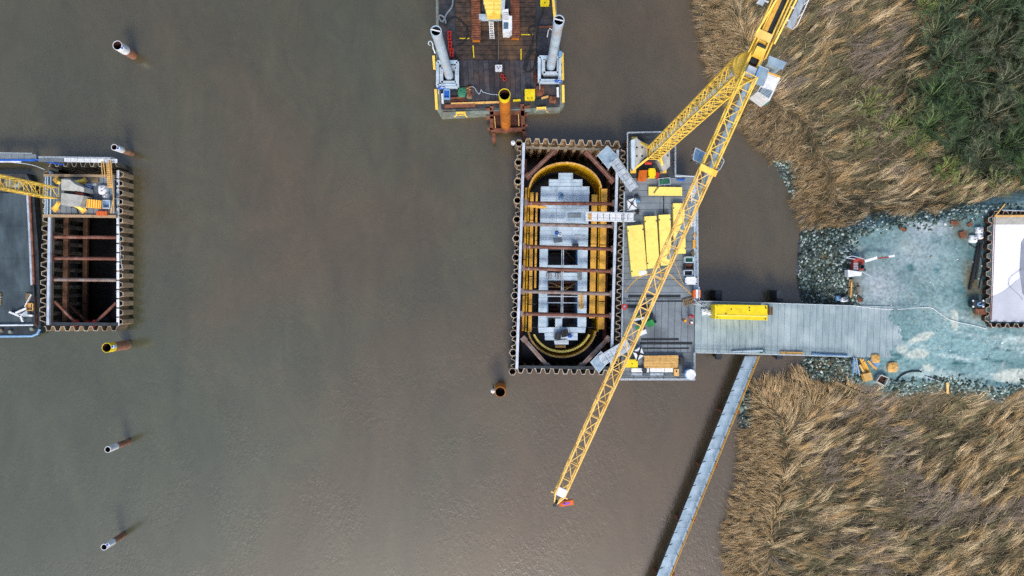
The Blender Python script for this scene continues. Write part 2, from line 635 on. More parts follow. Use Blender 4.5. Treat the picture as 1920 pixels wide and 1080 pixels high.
# land -----------------------------------------------------------------
SHORE = [(1270, -700), (1290, -200), (1303, 0), (1318, 70), (1332, 140), (1375, 215), (1420, 268), (1450, 300), (1476, 350), (1496, 395), (1516, 432),
         (1511, 480), (1510, 530), (1522, 575), (1534, 620), (1520, 665), (1500, 692), (1478, 704), (1420, 716), (1398, 735), (1386, 780), (1390, 815), (1392, 860), (1384, 915), (1368, 962), (1360, 1020), (1368, 1090), (1372, 1300), (1360, 1900)]
LAND = [P(x, y, 0) for x, y in SHORE] + [P(9800, 1900, 0), P(9800, -700, 0)]
PADPX = [(1588, 470), (1600, 440), (1640, 422), (1700, 412), (1760, 412), (1830, 396), (1880, 382), (1960, 372), (2200, 365), (2600, 380), (2600, 720), (2200, 712),
         (1920, 722), (1880, 732), (1840, 728), (1780, 712), (1740, 715), (1700, 722), (1660, 722), (1625, 705), (1606, 668), (1602, 620), (1602, 575), (1592, 540), (1586, 505)]
PADZ = 3.85
PAD = [P(x, y, PADZ) for x, y in PADPX]
THICKPX = [(1742, -140), (1722, 60), (1722, 150), (1708, 225), (1738, 275), (1770, 310), (1840, 345), (1960, 350), (2300, 350), (2300, -140)]
THICK = [P(x, y, 1) for x, y in THICKPX]


def sdist(X, Y, poly):
    """signed distance to polygon, positive inside"""
    n = len(poly)
    d = np.full(X.shape, 1e9)
    ins = np.zeros(X.shape, bool)
    for i in range(n):
        ax, ay = poly[i][0], poly[i][1]
        bx, by = poly[(i + 1) % n][0], poly[(i + 1) % n][1]
        dx, dy = bx - ax, by - ay
        t = np.clip(((X - ax) * dx + (Y - ay) * dy) / (dx * dx + dy * dy + 1e-12), 0, 1)
        d = np.minimum(d, np.hypot(X - ax - t * dx, Y - ay - t * dy))
        cond = ((ay > Y) != (by > Y)) & (X < (bx - ax) * (Y - ay) / (by - ay + 1e-12) + ax)
        ins ^= cond
    return np.where(ins, d, -d)


def vnoise(X, Y, scale, seed=0.0):
    """smooth value noise on arrays"""
    x, y = X * scale + seed * 17.3, Y * scale + seed * 9.1
    xi, yi = np.floor(x), np.floor(y)
    xf, yf = x - xi, y - yi
    u, v = xf * xf * (3 - 2 * xf), yf * yf * (3 - 2 * yf)

    def h(a, b):
        s = np.sin(a * 127.1 + b * 311.7 + seed * 74.7) * 43758.5453
        return s - np.floor(s)
    return (h(xi, yi) * (1 - u) + h(xi + 1, yi) * u) * (1 - v) + (h(xi, yi + 1) * (1 - u) + h(xi + 1, yi + 1) * u) * v


def fbm(X, Y, scale, seed=0.0, oct=4):
    o, a, t = 0, 1, 0
    for k in range(oct):
        o = o + a * vnoise(X, Y, scale * 2 ** k, seed + k)
        t += a
        a *= 0.55
    return o / t


def land_height(X, Y):
    dl = sdist(X, Y, LAND)
    dp = sdist(X, Y, PAD)
    n = fbm(X, Y, 0.25, 3)
    w = dl + (n - 0.5) * 1.2
    h = np.where(w > 0, np.minimum(w * 0.3, 0.55 + w * 0.02), np.maximum(w * 0.45, -2.0))
    h = np.minimum(h, 1.3) + np.where(w > 0, (fbm(X, Y, 0.6, 5) - 0.5) * 0.25, 0)
    hp = PADZ + np.minimum(0, dp + (fbm(X, Y, 0.4, 8) - 0.5) * 1.0) * 0.62
    hp = np.where(dp > 0.6, PADZ, hp) + np.where(dp > -6, (fbm(X, Y, 0.5, 9) - 0.5) * 0.22, 0)
    # gravel pushed up over the landward end of the bridge deck
    bx, by = 960 + X * FPX / (HC - 4), 540 - Y * FPX / (HC - 4)
    f = np.clip((bx - 1650 + 90 * (fbm(X, Y, .45, 51) - .5)) / 40, 0, 1) * np.clip((1760 - bx) / 80, 0, 1) * np.clip((by - 566) / 8, 0, 1) * np.clip((682 - by) / 10, 0, 1)
    hp = hp + f * .3
    return np.maximum(h, hp), dl, dp


gx = np.concatenate([np.arange(26, 92, 0.34), np.geomspace(92.5, 880, 24)])
gy = np.concatenate([-np.geomspace(880, 60.5, 22), np.arange(-60, 60, 0.34), np.geomspace(60.5, 880, 22)])
GX, GY = np.meshgrid(gx, gy)
GZ, DL, DP = land_height(GX, GY)
DT = sdist(GX, GY, THICK)
nx, ny = len(gx), len(gy)


def mixc(a, b, t):
    t = np.clip(t, 0, 1)[..., None]
    return a * (1 - t) + b * t


def colr(h, shape):
    return np.broadcast_to(np.array(S(h)), shape + (3,)).copy()


col = mixc(colr('4d4632', GX.shape), colr('625640', GX.shape), (fbm(GX, GY, 0.3, 11) - 0.3) * 2.5)
col = mixc(col, colr('2c3a24', GX.shape), (DT + 4 + 6 * (fbm(GX, GY, .2, 66) - .5)) / 6)
col = mixc(col, colr('4b5054', GX.shape), (1.6 - DL) / 1.2)
ppx = 960 + GX * FPX / (HC - PADZ)
ppy = 540 - GY * FPX / (HC - PADZ)


def blob(cx, cy, rx, ry):
    return np.exp(-(((ppx - cx) / rx) ** 2 + ((ppy - cy) / ry) ** 2))


sh_ = GX.shape
teal = mixc(colr('577679', sh_), colr('7b9597', sh_), (fbm(GX, GY, 0.16, 21) - 0.3) * 2.5)
teal = mixc(teal, colr('82a6a9', sh_), np.clip(blob(1790, 655, 150, 55), 0, 1) * 0.7)
dry = blob(1645, 540, 45, 38) + 0.9 * blob(1745, 425, 40, 14) + 0.5 * blob(1720, 470, 50, 40)
teal = mixc(teal, colr('98a3a9', sh_), dry * (0.5 + fbm(GX, GY, 0.5, 24)))
for cx, cy, rx, ry in ((1790, 418, 14, 9), (1805, 440, 16, 10), (1838, 545, 12, 9), (1840, 590, 22, 10), (1822, 520, 16, 40), (1600, 545, 14, 24)):
    teal = mixc(teal, colr('5e5132', sh_), 1.1 * blob(cx, cy, rx, ry) * (0.4 + fbm(GX, GY, 0.8, 25)))
# mud smeared by wheels, long streaks along the haul road, and darker ruts between them
along = (ppx - 1640) + 0.25 * (ppy - 640)
across = (ppy - 640) - 0.16 * (ppx - 1700)
st1 = fbm(along * .010, across * .13, 1.0, 31, 5)
st2 = fbm(along * .014 + 5, across * .17, 1.0, 35, 5)
st3 = fbm(GX * .5 + GY * .9, GX * .9 - GY * .35, 0.5, 37, 5)
road = np.clip(blob(1800, 660, 190, 60) * 1.3, 0, 1)
yard = np.clip(blob(1760, 530, 90, 75) * 1.2, 0, 1)
teal = mixc(teal, colr('a9bbba', sh_), (st1 - .52) * 5 * road)
teal = mixc(teal, colr('3d6469', sh_), (st2 - .58) * 8 * road)
teal = mixc(teal, colr('42696e', sh_), (st3 - .60) * 8 * yard)
teal = mixc(teal, colr('93a19d', sh_), (fbm(GX, GY, 0.33, 39, 5) - .62) * 5)
mudn = fbm(GX, GY, 0.45, 43, 5)
for cx, cy, rx, ry, tl in ((1728, 632, 30, 9, -.35), (1718, 664, 28, 10, -.1), (1905, 704, 48, 15, -.05), (1690, 655, 14, 10, 0), (1790, 600, 9, 26, .3), (1672, 690, 16, 9, 0), (1740, 690, 14, 7, .2)):
    bb = np.exp(-(((ppx - cx) / rx) ** 2 + ((ppy - cy - tl * (ppx - cx)) / ry) ** 2))
    teal = mixc(teal, colr('b3bbb2', sh_), np.clip((bb * (.55 + .9 * mudn) - .42) * 6, 0, .9))
teal = mixc(teal, colr('334a4d', sh_), (blob(1580, 470, 22, 50) + blob(1860, 450, 34, 60) + blob(1860, 560, 30, 40)) * (0.2 + fbm(GX, GY, 0.5, 33)))
col = mixc(col, teal, (DP + 2.2 + (fbm(GX, GY, 0.4, 41) - 0.5) * 2) / 1.6)

lm = bpy.data.meshes.new('riverbank')
idx = np.arange(nx * ny).reshape(ny, nx)
quads = np.stack([idx[:-1, :-1], idx[:-1, 1:], idx[1:, 1:], idx[1:, :-1]], -1).reshape(-1, 4)
lm.from_pydata(np.stack([GX, GY, GZ], -1).reshape(-1, 3).tolist(), [], quads.tolist())
ca = lm.color_attributes.new('Col', 'FLOAT_COLOR', 'POINT')
ca.data.foreach_set('color', np.concatenate([col.reshape(-1, 3), np.ones((nx * ny, 1))], 1).ravel())
lm.polygons.foreach_set('use_smooth', [True] * len(lm.polygons))
lm.materials.append(MATS['land'])
lo = bpy.data.objects.new('riverbank', lm)
C.objects.link(lo)
lo['kind'] = 'structure'


def terrain_z(x, y):
    h, _, _ = land_height(np.array([x]), np.array([y]))
    return float(h[0])


# floors of the two pits
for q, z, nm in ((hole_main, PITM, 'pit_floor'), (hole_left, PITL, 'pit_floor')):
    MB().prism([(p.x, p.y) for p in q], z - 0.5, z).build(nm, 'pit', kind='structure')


# ------------------------------------------------------------------ cofferdams
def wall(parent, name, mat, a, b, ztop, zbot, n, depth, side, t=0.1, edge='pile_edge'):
    """n sheet piles from pixel a to pixel b; side=+1/-1 bulges left/right of the direction a->b"""
    A, B = P(a[0], a[1], ztop), P(b[0], b[1], ztop)
    p = (B - A).length / n
    d = depth * side
    mb = MB().profile([(0.005, 0), (0.14 * p, 0), (0.31 * p, d), (0.69 * p, d), (0.86 * p, 0), (p - 0.005, 0)], t, zbot - ztop, 0)
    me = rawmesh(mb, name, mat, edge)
    rz = math.atan2(B.y - A.y, B.x - A.x)
    for i in range(n):
        q = A.lerp(B, i / n)
        inst(me, name, parent, (q.x, q.y, ztop + random.uniform(-0.14, 0.1)), rz + random.uniform(-.025, .025))


cof = thing('cofferdam', 'large sheet pile cofferdam around the yellow oval formwork beside the crane platform', 'cofferdam',
            (hole_main[3].x, hole_main[3].y, 0))
wall(cof, 'sheet_pile', 'sheet_tan', (982, 268), (1164, 274), ZM, PITM, 11, 0.75, +1)
wall(cof, 'sheet_pile', 'sheet_steel', (968, 690), (1152, 694), ZM, PITM, 11, 0.75, -1)
wall(cof, 'sheet_pile', 'sheet_steel', (1165, 279), (1153, 694), ZM, PITM, 28, 0.6, +1)
# box piles with intermediate sheets along the river side
A, B = P(973, 268, ZM), P(961, 697, ZM)
hexr = 0.62
hx = MB()
pts = [(hexr * math.cos(R(60 * k + 30)), hexr * math.sin(R(60 * k + 30))) for k in range(6)]
n6 = 6
vs = []
for z, k in ((PITM - ZM, 1), (0, 1), (0, 0.83), (PITM - ZM, 0.83)):
    vs += [(x * k, y * k, z) for x, y in pts]
hx.add(vs, [(k * 6 + i, k * 6 + (i + 1) % 6, ((k + 1) % 4) * 6 + (i + 1) % 6, ((k + 1) % 4) * 6 + i) for k in range(4) for i in range(6)])
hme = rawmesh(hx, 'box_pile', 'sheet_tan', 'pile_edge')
rz = math.atan2(B.y - A.y, B.x - A.x)
pit_ = (B - A).length / 12
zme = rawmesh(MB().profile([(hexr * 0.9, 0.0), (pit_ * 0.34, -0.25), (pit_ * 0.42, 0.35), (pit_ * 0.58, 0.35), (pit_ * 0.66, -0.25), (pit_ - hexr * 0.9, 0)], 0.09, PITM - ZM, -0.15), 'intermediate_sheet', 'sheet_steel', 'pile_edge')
for i in range(13):
    q = A.lerp(B, i / 12)
    inst(hme, 'box_pile', cof, (q.x, q.y, ZM + random.uniform(-0.04, 0.04)), rz)
    if i < 12:
        inst(zme, 'intermediate_sheet', cof, q, rz)
# inner walers and capping pipes
MB().bar(P(982, 268, ZM + .1), P(969, 692, ZM + .1), 0.42, 0.42).build('waler', 'waler_steel', cof)
MB().bar(P(1158, 281, ZM + .1), P(1146, 692, ZM + .1), 0.4, 0.42).build('waler', 'waler_steel', cof)
MB().bar(P(986, 276.5, ZM - .3), P(1154, 281, ZM - .3), 0.28, 0.4).build('waler', 'sheet_steel', cof)
MB().bar(P(974, 688, ZM - .3), P(1144, 690, ZM - .3), 0.5, 0.4).build('waler', 'steel_dark', cof)
for (x0, y0), (x1, y1), m in (((985, 381), (1151, 382), 'strut_red'), ((981, 420), (1150, 424), 'strut_grey'), ((982, 462), (1149, 467), 'strut_red'),
                             ((980, 503), (1148, 508.5), 'strut_red'), ((978, 546), (1147, 551), 'strut_grey'), ((977, 588), (1146, 592), 'strut_red')):
    st = MB().tube(P(x0, y0, 3.0), P(x1, y1, 3.0), 0.29, 12).build('strut', m, cof, smooth=True)
    for (x, y) in ((x0 + 1, y0), (x1 - 1, y1)):
        MB().box(P(x, y, 2.45), (0.5, 0.95, 1.05)).build('end_plate', 'strut_grey', st)
    MB().tube(P(x0 + 10, y0 + 0.2, 3.0), P(x0 + 12, y0 + 0.25, 3.0), 0.34, 12).build('collar', 'strut_grey', st)
for (x0, y0), (x1, y1), m in (((986, 334), (1042, 281), 'strut_red'), ((1098, 284), (1151, 342), 'strut_red'), ((979, 632), (1030, 690), 'strut_grey'), ((1143, 632), (1086, 690), 'strut_grey')):
    a, b = P(x0, y0, 3.0), P(x1, y1, 3.0)
    st = MB().bar(a, b, 0.62, 0.5).build('corner_strut', m, cof)
    MB().bar(a + Vector((0, 0, .3)), b + Vector((0, 0, .3)), 0.1, 0.12).build('flange', 'strut_grey', st)
    for q, w in ((a, 0), (b, 1)):
        d = (b - a).normalized() * (1 if w == 0 else -1)
        MB().bar(q - Vector((0, 0, .02)), q + d * 0.8 - Vector((0, 0, .02)), 0.9, 0.66).build('end_plate', m, st)
# deep lower frame, seen down in the pit
for z in (-2.0,):
    for a, b in (((985, 285), (974, 686)), ((1150, 292), (1140, 686))):
        MB().bar(P(*a, ZM) * 1 + Vector((0.1, 0, z - ZM)), P(*b, ZM) + Vector((0.1, 0, z - ZM)), 0.6, 0.6).build('lower_waler', 'rust_dark', cof)

# oval formwork standing in the pit ---------------------------------------
ZR = 0.8


def rp(cx, cy, a, b, deg, z):
    return P(cx + a * math.cos(R(deg)), cy - b * math.sin(R(deg)), z)


ZRB = -6.5
formw = thing('formwork', 'yellow oval pier formwork standing inside the large cofferdam', 'formwork', P(1056, 490, ZRB))


def arc_panels(cx, cy, a, b, d0, d1, n, th, z0, z1, mat, rim):
    for i in range(n):
        e0, e1 = d0 + (d1 - d0) * i / n, d0 + (d1 - d0) * (i + 1) / n - 0.3
        steps = 4
        o_, i_ = [], []
        for k in range(steps + 1):
            e = e0 + (e1 - e0) * k / steps
            o = rp(cx, cy, a, b, e, z1)
            q = rp(cx, cy, a - th, b - th, e, z1)
            o_.append(o)
            i_.append(q)
        lp = [p[:2] for p in o_] + [p[:2] for p in reversed(i_)]
        pn = MB().prism(lp, z0, z1).build('form_panel', mat, formw)
        MB().prism([p[:2] for p in o_] + [lerp(q[:2], p[:2], 0.1) for q, p in zip(reversed(i_), reversed(o_))], z1 + 0.003, z1 + 0.16).build('top_batten', rim, pn)


arc_panels(1060, 358, 69, 54, 6, 174, 10, 3.2, ZRB, ZR, 'form_ring', 'timber')
arc_panels(1053.5, 610, 66, 61, 190, 350, 10, 3.4, ZRB, ZR, 'form_ring', 'timber')
arc_panels(1053, 610, 57, 51, 200, 340, 7, 4.0, -1.2, 0.4, 'form_ring', 'form_yellow')
for (xa, ya, xb, yb, w, z1, m) in ((986.5, 352, 980.5, 622, 4.2, ZR, 'timber_yellow'), (997.5, 361, 993.5, 624, 6.2, ZR + .05, 'timber_yellow'),
                                 (1006.5, 361, 1003.5, 541, 3.6, ZR - .2, 'timber_yellow'), (1115, 365, 1110, 598, 10.5, ZR - 0.1, 'timber_yellow'),
                                 (1133, 354, 1127, 619, 11.5, ZR + .2, 'timber_yellow'), (1124.5, 350, 1120, 622, 2.2, ZR - .4, 'form_ring')):
    n = 5 if w > 5 else 4
    for i in range(n):
        a, b = lerp((xa, ya), (xb, yb), i / n), lerp((xa, ya), (xb, yb), (i + 1) / n - 0.006)
        MB().quadpx([(a[0] - w / 2, a[1]), (a[0] + w / 2, a[1]), (b[0] + w / 2, b[1]), (b[0] - w / 2, b[1])], z1 - (0.3 if w > 3 else 0.2), z1).build('platform_board', m, formw)
for (xa, ya, xb, yb) in ((991.5, 350, 986, 622), (1126, 350, 1120.5, 622)):
    MB().quadpx([(xa - 1.4, ya), (xa + 1.4, ya), (xb + 1.4, yb), (xb - 1.4, yb)], ZRB, ZR - 0.75).build('side_wall', 'form_ring', formw)
MB().boxpx(1041, 647.5, 1060.5, 652, -.3, 0.2).build('platform_board', 'timber', formw)
for y in range(372, 620, 22):
    xl = 990.5 - (y - 350) * 0.02
    MB().bar(P(xl - 8, y, 0), P(xl + 20, y, 0), 0.1, 0.14).build('bracket', 'steel_dark', formw)
    xr = 1123 - (y - 350) * 0.02
    MB().bar(P(xr - 16, y, 0), P(xr + 14, y, 0), 0.1, 0.14).build('bracket', 'steel_dark', formw)

# grey stepped working platform in the middle of the oval -----------------
ZP = 1.2
plat = thing('pier_platform', 'pale grey stepped working platform filling the yellow oval formwork', 'platform', P(1056, 490, -7.5))
planks(plat, 'deck_panel', 'galv_deck', gap=0.03, quad=[(1047, 324), (1074, 324), (1074, 336), (1047, 336)], z0=ZP - 0.12, z1=ZP, n=2, along='x')
planks(plat, 'deck_panel', 'galv_deck', gap=0.03, quad=[(1029, 336), (1092, 336), (1092, 349), (1029, 349)], z0=ZP - 0.12, z1=ZP, n=2, along='x', breaks=3)
planks(plat, 'deck_panel', 'galv_deck', gap=0.03, quad=[(1014, 349.5), (1105, 349.5), (1102, 466), (1012, 466)], z0=ZP - 0.12, z1=ZP, n=14, along='x', breaks=3)
planks(plat, 'deck_panel', 'galv_deck', gap=0.03, quad=[(1012, 466.5), (1027, 466.5), (1025, 613), (1009, 613)], z0=ZP - 0.12, z1=ZP, n=8, along='x')
planks(plat, 'deck_panel', 'galv_deck', gap=0.03, quad=[(1084, 466.5), (1102, 466.5), (1099, 613), (1083, 613)], z0=ZP - 0.12, z1=ZP, n=8, along='x')
planks(plat, 'deck_panel', 'galv_deck', gap=0.03, quad=[(1027.3, 497), (1083.8, 497), (1083.8, 504), (1027.3, 504)], z0=ZP - 0.12, z1=ZP, n=1, along='x', breaks=2)
planks(plat, 'deck_panel', 'galv_deck', gap=0.03, quad=[(1027, 511), (1083.5, 511), (1083.5, 526), (1027, 526)], z0=ZP - 0.12, z1=ZP, n=2, along='x', breaks=2)
planks(plat, 'deck_panel', 'galv_deck', gap=0.03, quad=[(1009, 613.5), (1098.5, 613.5), (1097, 624), (1010, 624)], z0=ZP - 0.12, z1=ZP, n=1, along='x', breaks=3)
planks(plat, 'deck_panel', 'galv_deck', gap=0.03, quad=[(1021, 624.4), (1083, 624.4), (1083, 638), (1022, 638)], z0=ZP - 0.12, z1=ZP, n=2, along='x', breaks=2)
planks(plat, 'deck_panel', 'galv_deck', gap=0.03, quad=[(1039, 638.4), (1066, 638.4), (1066, 646), (1040, 646)], z0=ZP - 0.12, z1=ZP, n=1, along='x')
planks(plat, 'deck_panel', 'galv_deck', gap=0.03, quad=[(1041, 597), (1054, 597), (1054, 613.1), (1041, 613.1)], z0=ZP - 0.12, z1=ZP, n=1, along='x')
for y in (555.5, 567.5, 594):
    MB().bar(P(1026, y, ZP), P(1083, y + 0.5, ZP), 0.14, 0.14).build('cross_bar', 'galv', plat)
for x in (1053.5, 1056.5):
    MB().bar(P(x, 467, ZP + .1), P(x - 1.5, 597, ZP + .1), 0.12, 0.12).build('cross_bar', 'galv', plat)
# lower level inside the shaft: walls, bracing and rusty reinforcement
for (xa, xb, yy0, yy1) in ((1026, 1027.5, 466, 612), (1082.5, 1084, 466, 612)):
    MB().boxpx(xa, yy0, xb, yy1, -7.5, ZP - 0.13).build('shaft_wall', 'blue_pale', plat)
for y in (467, 496, 527, 596):
    MB().boxpx(1027.6, y, 1082.4, y + 1.2, -7.5, ZP - 0.13).build('shaft_wall', 'steel_dark', plat)
for k, y in enumerate((475, 487, 531, 538, 545, 560, 572, 580, 588)):
    MB().bar(P(1028, y, -4.2), P(1082, y + random.uniform(-1, 3), -4.4), 0.14, 0.14).build('lower_brace', 'rust' if k % 3 else 'timber_old', plat)
for (a, b) in (((1030, 529), (1060, 542)), ((1058, 545), (1080, 530)), ((1030, 600), (1052, 586)), ((1060, 470), (1080, 492))):
    MB().bar(P(*a, -2.5), P(*b, -3.0), 0.16, 0.16).build('lower_brace', 'timber_old', plat)
for (x0, y0, x1, y1) in ((1030, 532, 1050, 546), (1060, 530, 1080, 545), (1030, 572, 1046, 590)):
    MB().boxpx(x0, y0, x1, y1, -5.2, -5.0).build('lower_deck', 'rust_dark', plat)
# guard rails round the stepped end
for pts in ([(1015, 361), (1015, 350), (1030, 350), (1030, 337), (1048, 337), (1048, 325), (1074, 325), (1074, 337), (1091, 337), (1091, 350), (1104, 350), (1105, 362)],):
    W = [P(x, y, ZP + 1.0) for x, y in pts]
    rl = MB().path(W, 0.045).build('guard_rail', 'galv', plat)
    for w in W:
        MB().tube(w, w - Vector((0, 0, 1.0)), 0.045, 6).build('post', 'galv', rl)

# left cofferdam -----------------------------------------------------------
cl = thing('cofferdam', 'empty sheet pile cofferdam with dark pit beside the flat grey barge', 'cofferdam', (hole_left[3].x, hole_left[3].y, 0))
wall(cl, 'sheet_pile', 'sheet_tan', (221.5, 318), (221.5, 612), ZL, PITL, 17, 0.72, +1)
wall(cl, 'sheet_pile', 'sheet_steel', (92, 318), (84, 606), ZL, PITL, 17, 0.8, -1)
wall(cl, 'sheet_pile', 'sheet_tan', (82, 612), (222, 612), ZL, PITL, 8, 0.7, -1)
wall(cl, 'sheet_pile', 'sheet_steel', (90, 312), (220, 312), ZL, PITL, 8, 0.7, +1)
for i in range(17):      # pale cap plates on the river-side wall
    y = 318 + (i + 0.5) * 294 / 17
    MB().boxpx(218.5, y - 7.4, 223.5, y + 7.4, ZL + 0.06, ZL + 0.12).build('cap_plate', 'white', cl)
MB().bar(P(95.5, 322, ZL + .15), P(91, 609, ZL + .15), 0.42, 0.42).build('waler', 'waler_steel', cl)
MB().bar(P(100, 408, ZL - 0.6), P(97, 604, ZL - 0.6), 0.16, 0.4).build('waler', 'sheet_tan', cl)
MB().bar(P(97, 607, ZL + 0.05), P(222, 608, ZL + 0.05), 0.5, 0.3).build('waler', 'steel_dark', cl)
for dz, xs in ((0.0, 0), (-5.0, 0)):
    a, b = P(101, 325, ZL), P(97, 604, ZL)
    MB().bar((a.x + .2, a.y, dz), (b.x + .2, b.y, dz), 0.75, 0.5).build('lower_waler', 'waler_brown', cl)
for y, m in ((444, 'strut_red'), (484, 'strut_red'), (524, 'strut_grey')):
    st = MB().tube(P(102, y, 2.4), P(219, y + 1, 2.4), 0.28, 12).build('strut', m, cl, smooth=True)
    MB().box(P(103, y, 1.9), (0.6, 1.0, 1.0)).build('end_plate', 'strut_red', st)
for (a, b, z) in (((103, 565), (143, 606), 2.4), ((218, 568), (178, 606), 2.4), ((124, 565), (165, 606), -2.5)):
    st = MB().bar(P(*a, z), P(*b, z), 0.34, 0.34).build('corner_strut', 'strut_red', cl)
    q = P(*b, z)
    MB().box((q.x, q.y, z - 0.3), (0.8, 0.8, 0.62), 45).build('end_plate', 'red', st)


# ------------------------------------------------------------------ work platform beside the big cofferdam
ZD = 4.0
wp = thing('work_platform', 'grey timber decked work platform on piles between cofferdam and bridge', 'platform', P(1240, 520, 0))
planks(wp, 'deck_mat', 'deck_grey', [(1172, 333), (1304, 333), (1304, 560), (1168, 560)], ZD - 0.25, ZD, 19, 'x', breaks=2, gap=0.05)
planks(wp, 'deck_mat', 'deck_grey', [(1168, 560.6), (1303, 560.6), (1301, 661), (1164, 661)], ZD - 0.25, ZD, 11, 'y', gap=0.05)
planks(wp, 'deck_mat', 'deck_grey', [(1166, 661.6), (1301, 661.6), (1301, 709), (1164, 709)], ZD - 0.25, ZD - 0.02, 4, 'x', breaks=2, gap=0.05)
planks(wp, 'deck_mat', 'deck_dark', [(1177, 249), (1264, 249), (1264, 332.4), (1175, 332.4)], ZD - 0.25, ZD - 0.02, 7, 'x', gap=0.05)
for y in (345, 400, 455, 510, 570, 640, 700):
    MB().bar(P(1167, y, ZD - .55), P(1303, y, ZD - .55), 0.4, 0.58).build('girder', 'steel_dark', wp)
for x in (1180, 1258):
    MB().bar(P(x, 250, ZD - .55), P(x, 330, ZD - .55), 0.4, 0.58).build('girder', 'steel_dark', wp)
for (x, y) in ((1180, 262), (1258, 262), (1180, 345), (1296, 345), (1296, 400), (1296, 455), (1296, 510), (1180, 455), (1180, 570), (1296, 570), (1180, 700), (1240, 700), (1294, 700), (1294, 640)):
    q = P(x, y, ZD - .8)
    MB().tube((q.x, q.y, -3), (q.x, q.y, ZD - .84), 0.4, 12).build('pile', 'pile_rust', wp, smooth=True)
MB().quadpx([(1301, 333), (1308, 333), (1308, 562), (1301, 562)], ZD + 0.01, ZD + 0.16).build('kerb_beam', 'galv_deck', wp)
MB().quadpx([(1164, 709.5), (1302, 709.5), (1302, 713), (1164, 713)], ZD - 0.3, ZD + 0.1).build('kerb_beam', 'galv', wp)
for (x0, y0, x1, y1) in ((1266, 329.5, 1307, 332),):
    MB().boxpx(x0, y0, x1, y1, ZD + 0.005, ZD + 0.15).build('kerb_beam', 'galv', wp)
# dark rubber strips and rail lines lying on the deck
for k, (x0, y0, x1, y1) in enumerate(((1178, 553, 1276, 558), (1174, 563.5, 1284, 566), (1176, 571, 1224, 577), (1203, 634.5, 1273, 638), (1200, 641.5, 1298, 646), (1206, 652, 1292, 654.5))):
    MB().boxpx(x0, y0, x1, y1, ZD + 0.012, ZD + 0.05 + k * 0.002).build('rubber_strip', 'rubber', wp)

railing('platform_railing', 'galvanised railing round the crane bay at the north end of the platform', [(1177, 331), (1177, 248), (1267, 246), (1267, 328), (1306, 331)], ZD, r=0.075)
railing('platform_railing', 'galvanised railing along the east edge of the work platform above the yellow boxes', [(1308, 334), (1309, 545)], ZD, r=0.07)
railing('platform_railing', 'galvanised railing along the cofferdam side of the work platform', [(1171, 360), (1166, 640)], ZD, r=0.065)
railing('platform_railing', 'galvanised railing round the south corner of the platform by the timber stack', [(1163, 712), (1303, 712), (1303, 662), (1306, 661)], ZD, r=0.07)

# ------------------------------------------------------------------ access bridge
br = thing('access_bridge', 'pale grey plank decked access bridge from the bank to the platform', 'bridge', P(1480, 618, 0))
planks(br, 'deck_mat', 'bridge_mat', [(1303.5, 566), (1700, 575), (1696, 672), (1302, 662)], ZD - 0.25, ZD, 33, 'y', gap=0.035, jit=0.008)
for f in (0.06, 0.35, 0.65, 0.94):
    a, b = lerp((1303, 566), (1302, 662), f), lerp((1640, 574), (1640, 670), f)
    MB().bar(P(*a, ZD - .65), P(*b, ZD - .65), 0.4, 0.75).build('girder', 'steel_dark', br)
for x in (1348, 1462):
    cap = MB().boxpx(x - 5, 556, x + 5, 674, ZD - 1.75, ZD - 1.06).build('pile_cap', 'steel_dark', br)
    for y in (562, 618, 668):
        q = P(x, y, 2)
        MB().tube((q.x, q.y, -3), (q.x, q.y, 2.22), 0.45, 12).build('pile', 'steel_dark', br, smooth=True)
for x in (1348, 1463):
    q = P(x, 552, 3.1)
    MB().box((q.x, q.y, -2), (1.05, 1.3, 5.1), chamfer=0.15).build('pile', 'steel_dark', br)
railing('bridge_railing', 'white pipe railing along the north edge of the access bridge', [(1309, 564.5), (1440, 568), (1600, 573)], ZD, r=0.06, step=3)
railing('bridge_railing', 'white pipe railing along the south edge of the access bridge', [(1306, 661), (1440, 664), (1592, 669)], ZD, r=0.06, step=3)
single(MB().bar(P(1372, 660, ZD + .3), P(1430, 657.5, ZD + .3), 0.25, 0.2), 'scaffold_tube_bundle', 'galv_deck', 'grey pipe lying along the south bridge railing', 'pipe')
single(MB().bar(P(1425, 661.5, ZD + .2), P(1433, 657, ZD + .25), 0.35, 0.2), 'net_roll', 'green_tarp', 'small green roll beside the south bridge railing', 'roll')
single(MB().bar(P(1463, 661.5, ZD + .2), P(1505, 662.5, ZD + .2), 0.4, 0.3), 'beam', 'timber', 'pale timber beam lying along the south bridge railing', 'beam')
single(MB().bar(P(1522, 664.5, ZD + .2), P(1590, 668, ZD + .2), 0.35, 0.3), 'beam', 'blue_pale', 'pale blue steel beam at the landward end of the south bridge railing', 'beam')

# ------------------------------------------------------------------ narrow jetty running south
ZJ = 2.6
jt = thing('jetty', 'long narrow pale blue steel jetty running south from the bridge along the reeds', 'jetty', P(1330, 870, 0))
planks(jt, 'deck_panel', 'walk_blue', [(1397, 668), (1420, 668), (1163, 1310), (1139, 1310)], ZJ - 0.12, ZJ, 26, 'x', gap=0.025)
for (a, b) in (((1398, 669), (1140, 1308)), ((1418, 669), (1161, 1308))):
    MB().bar(P(*a, ZJ - 0.35), P(*b, ZJ - 0.35), 0.22, 0.42).build('edge_beam', 'steel_dark', jt)
for k in range(7):
    t = 0.16 + k * 0.158
    a, b = lerp((1395, 668), (1137, 1310), t), lerp((1424, 668), (1167, 1310), t)
    MB().bar(P(*a, ZJ - 0.8), P(*b, ZJ - 0.8), 0.4, 0.4).build('cross_head', 'rust', jt)
    for q in (P(*a, ZJ - 1), P(*b, ZJ - 1)):
        MB().tube((q.x, q.y, -3), (q.x, q.y, ZJ - 0.6), 0.32, 10).build('pile', 'rust', jt, smooth=True)
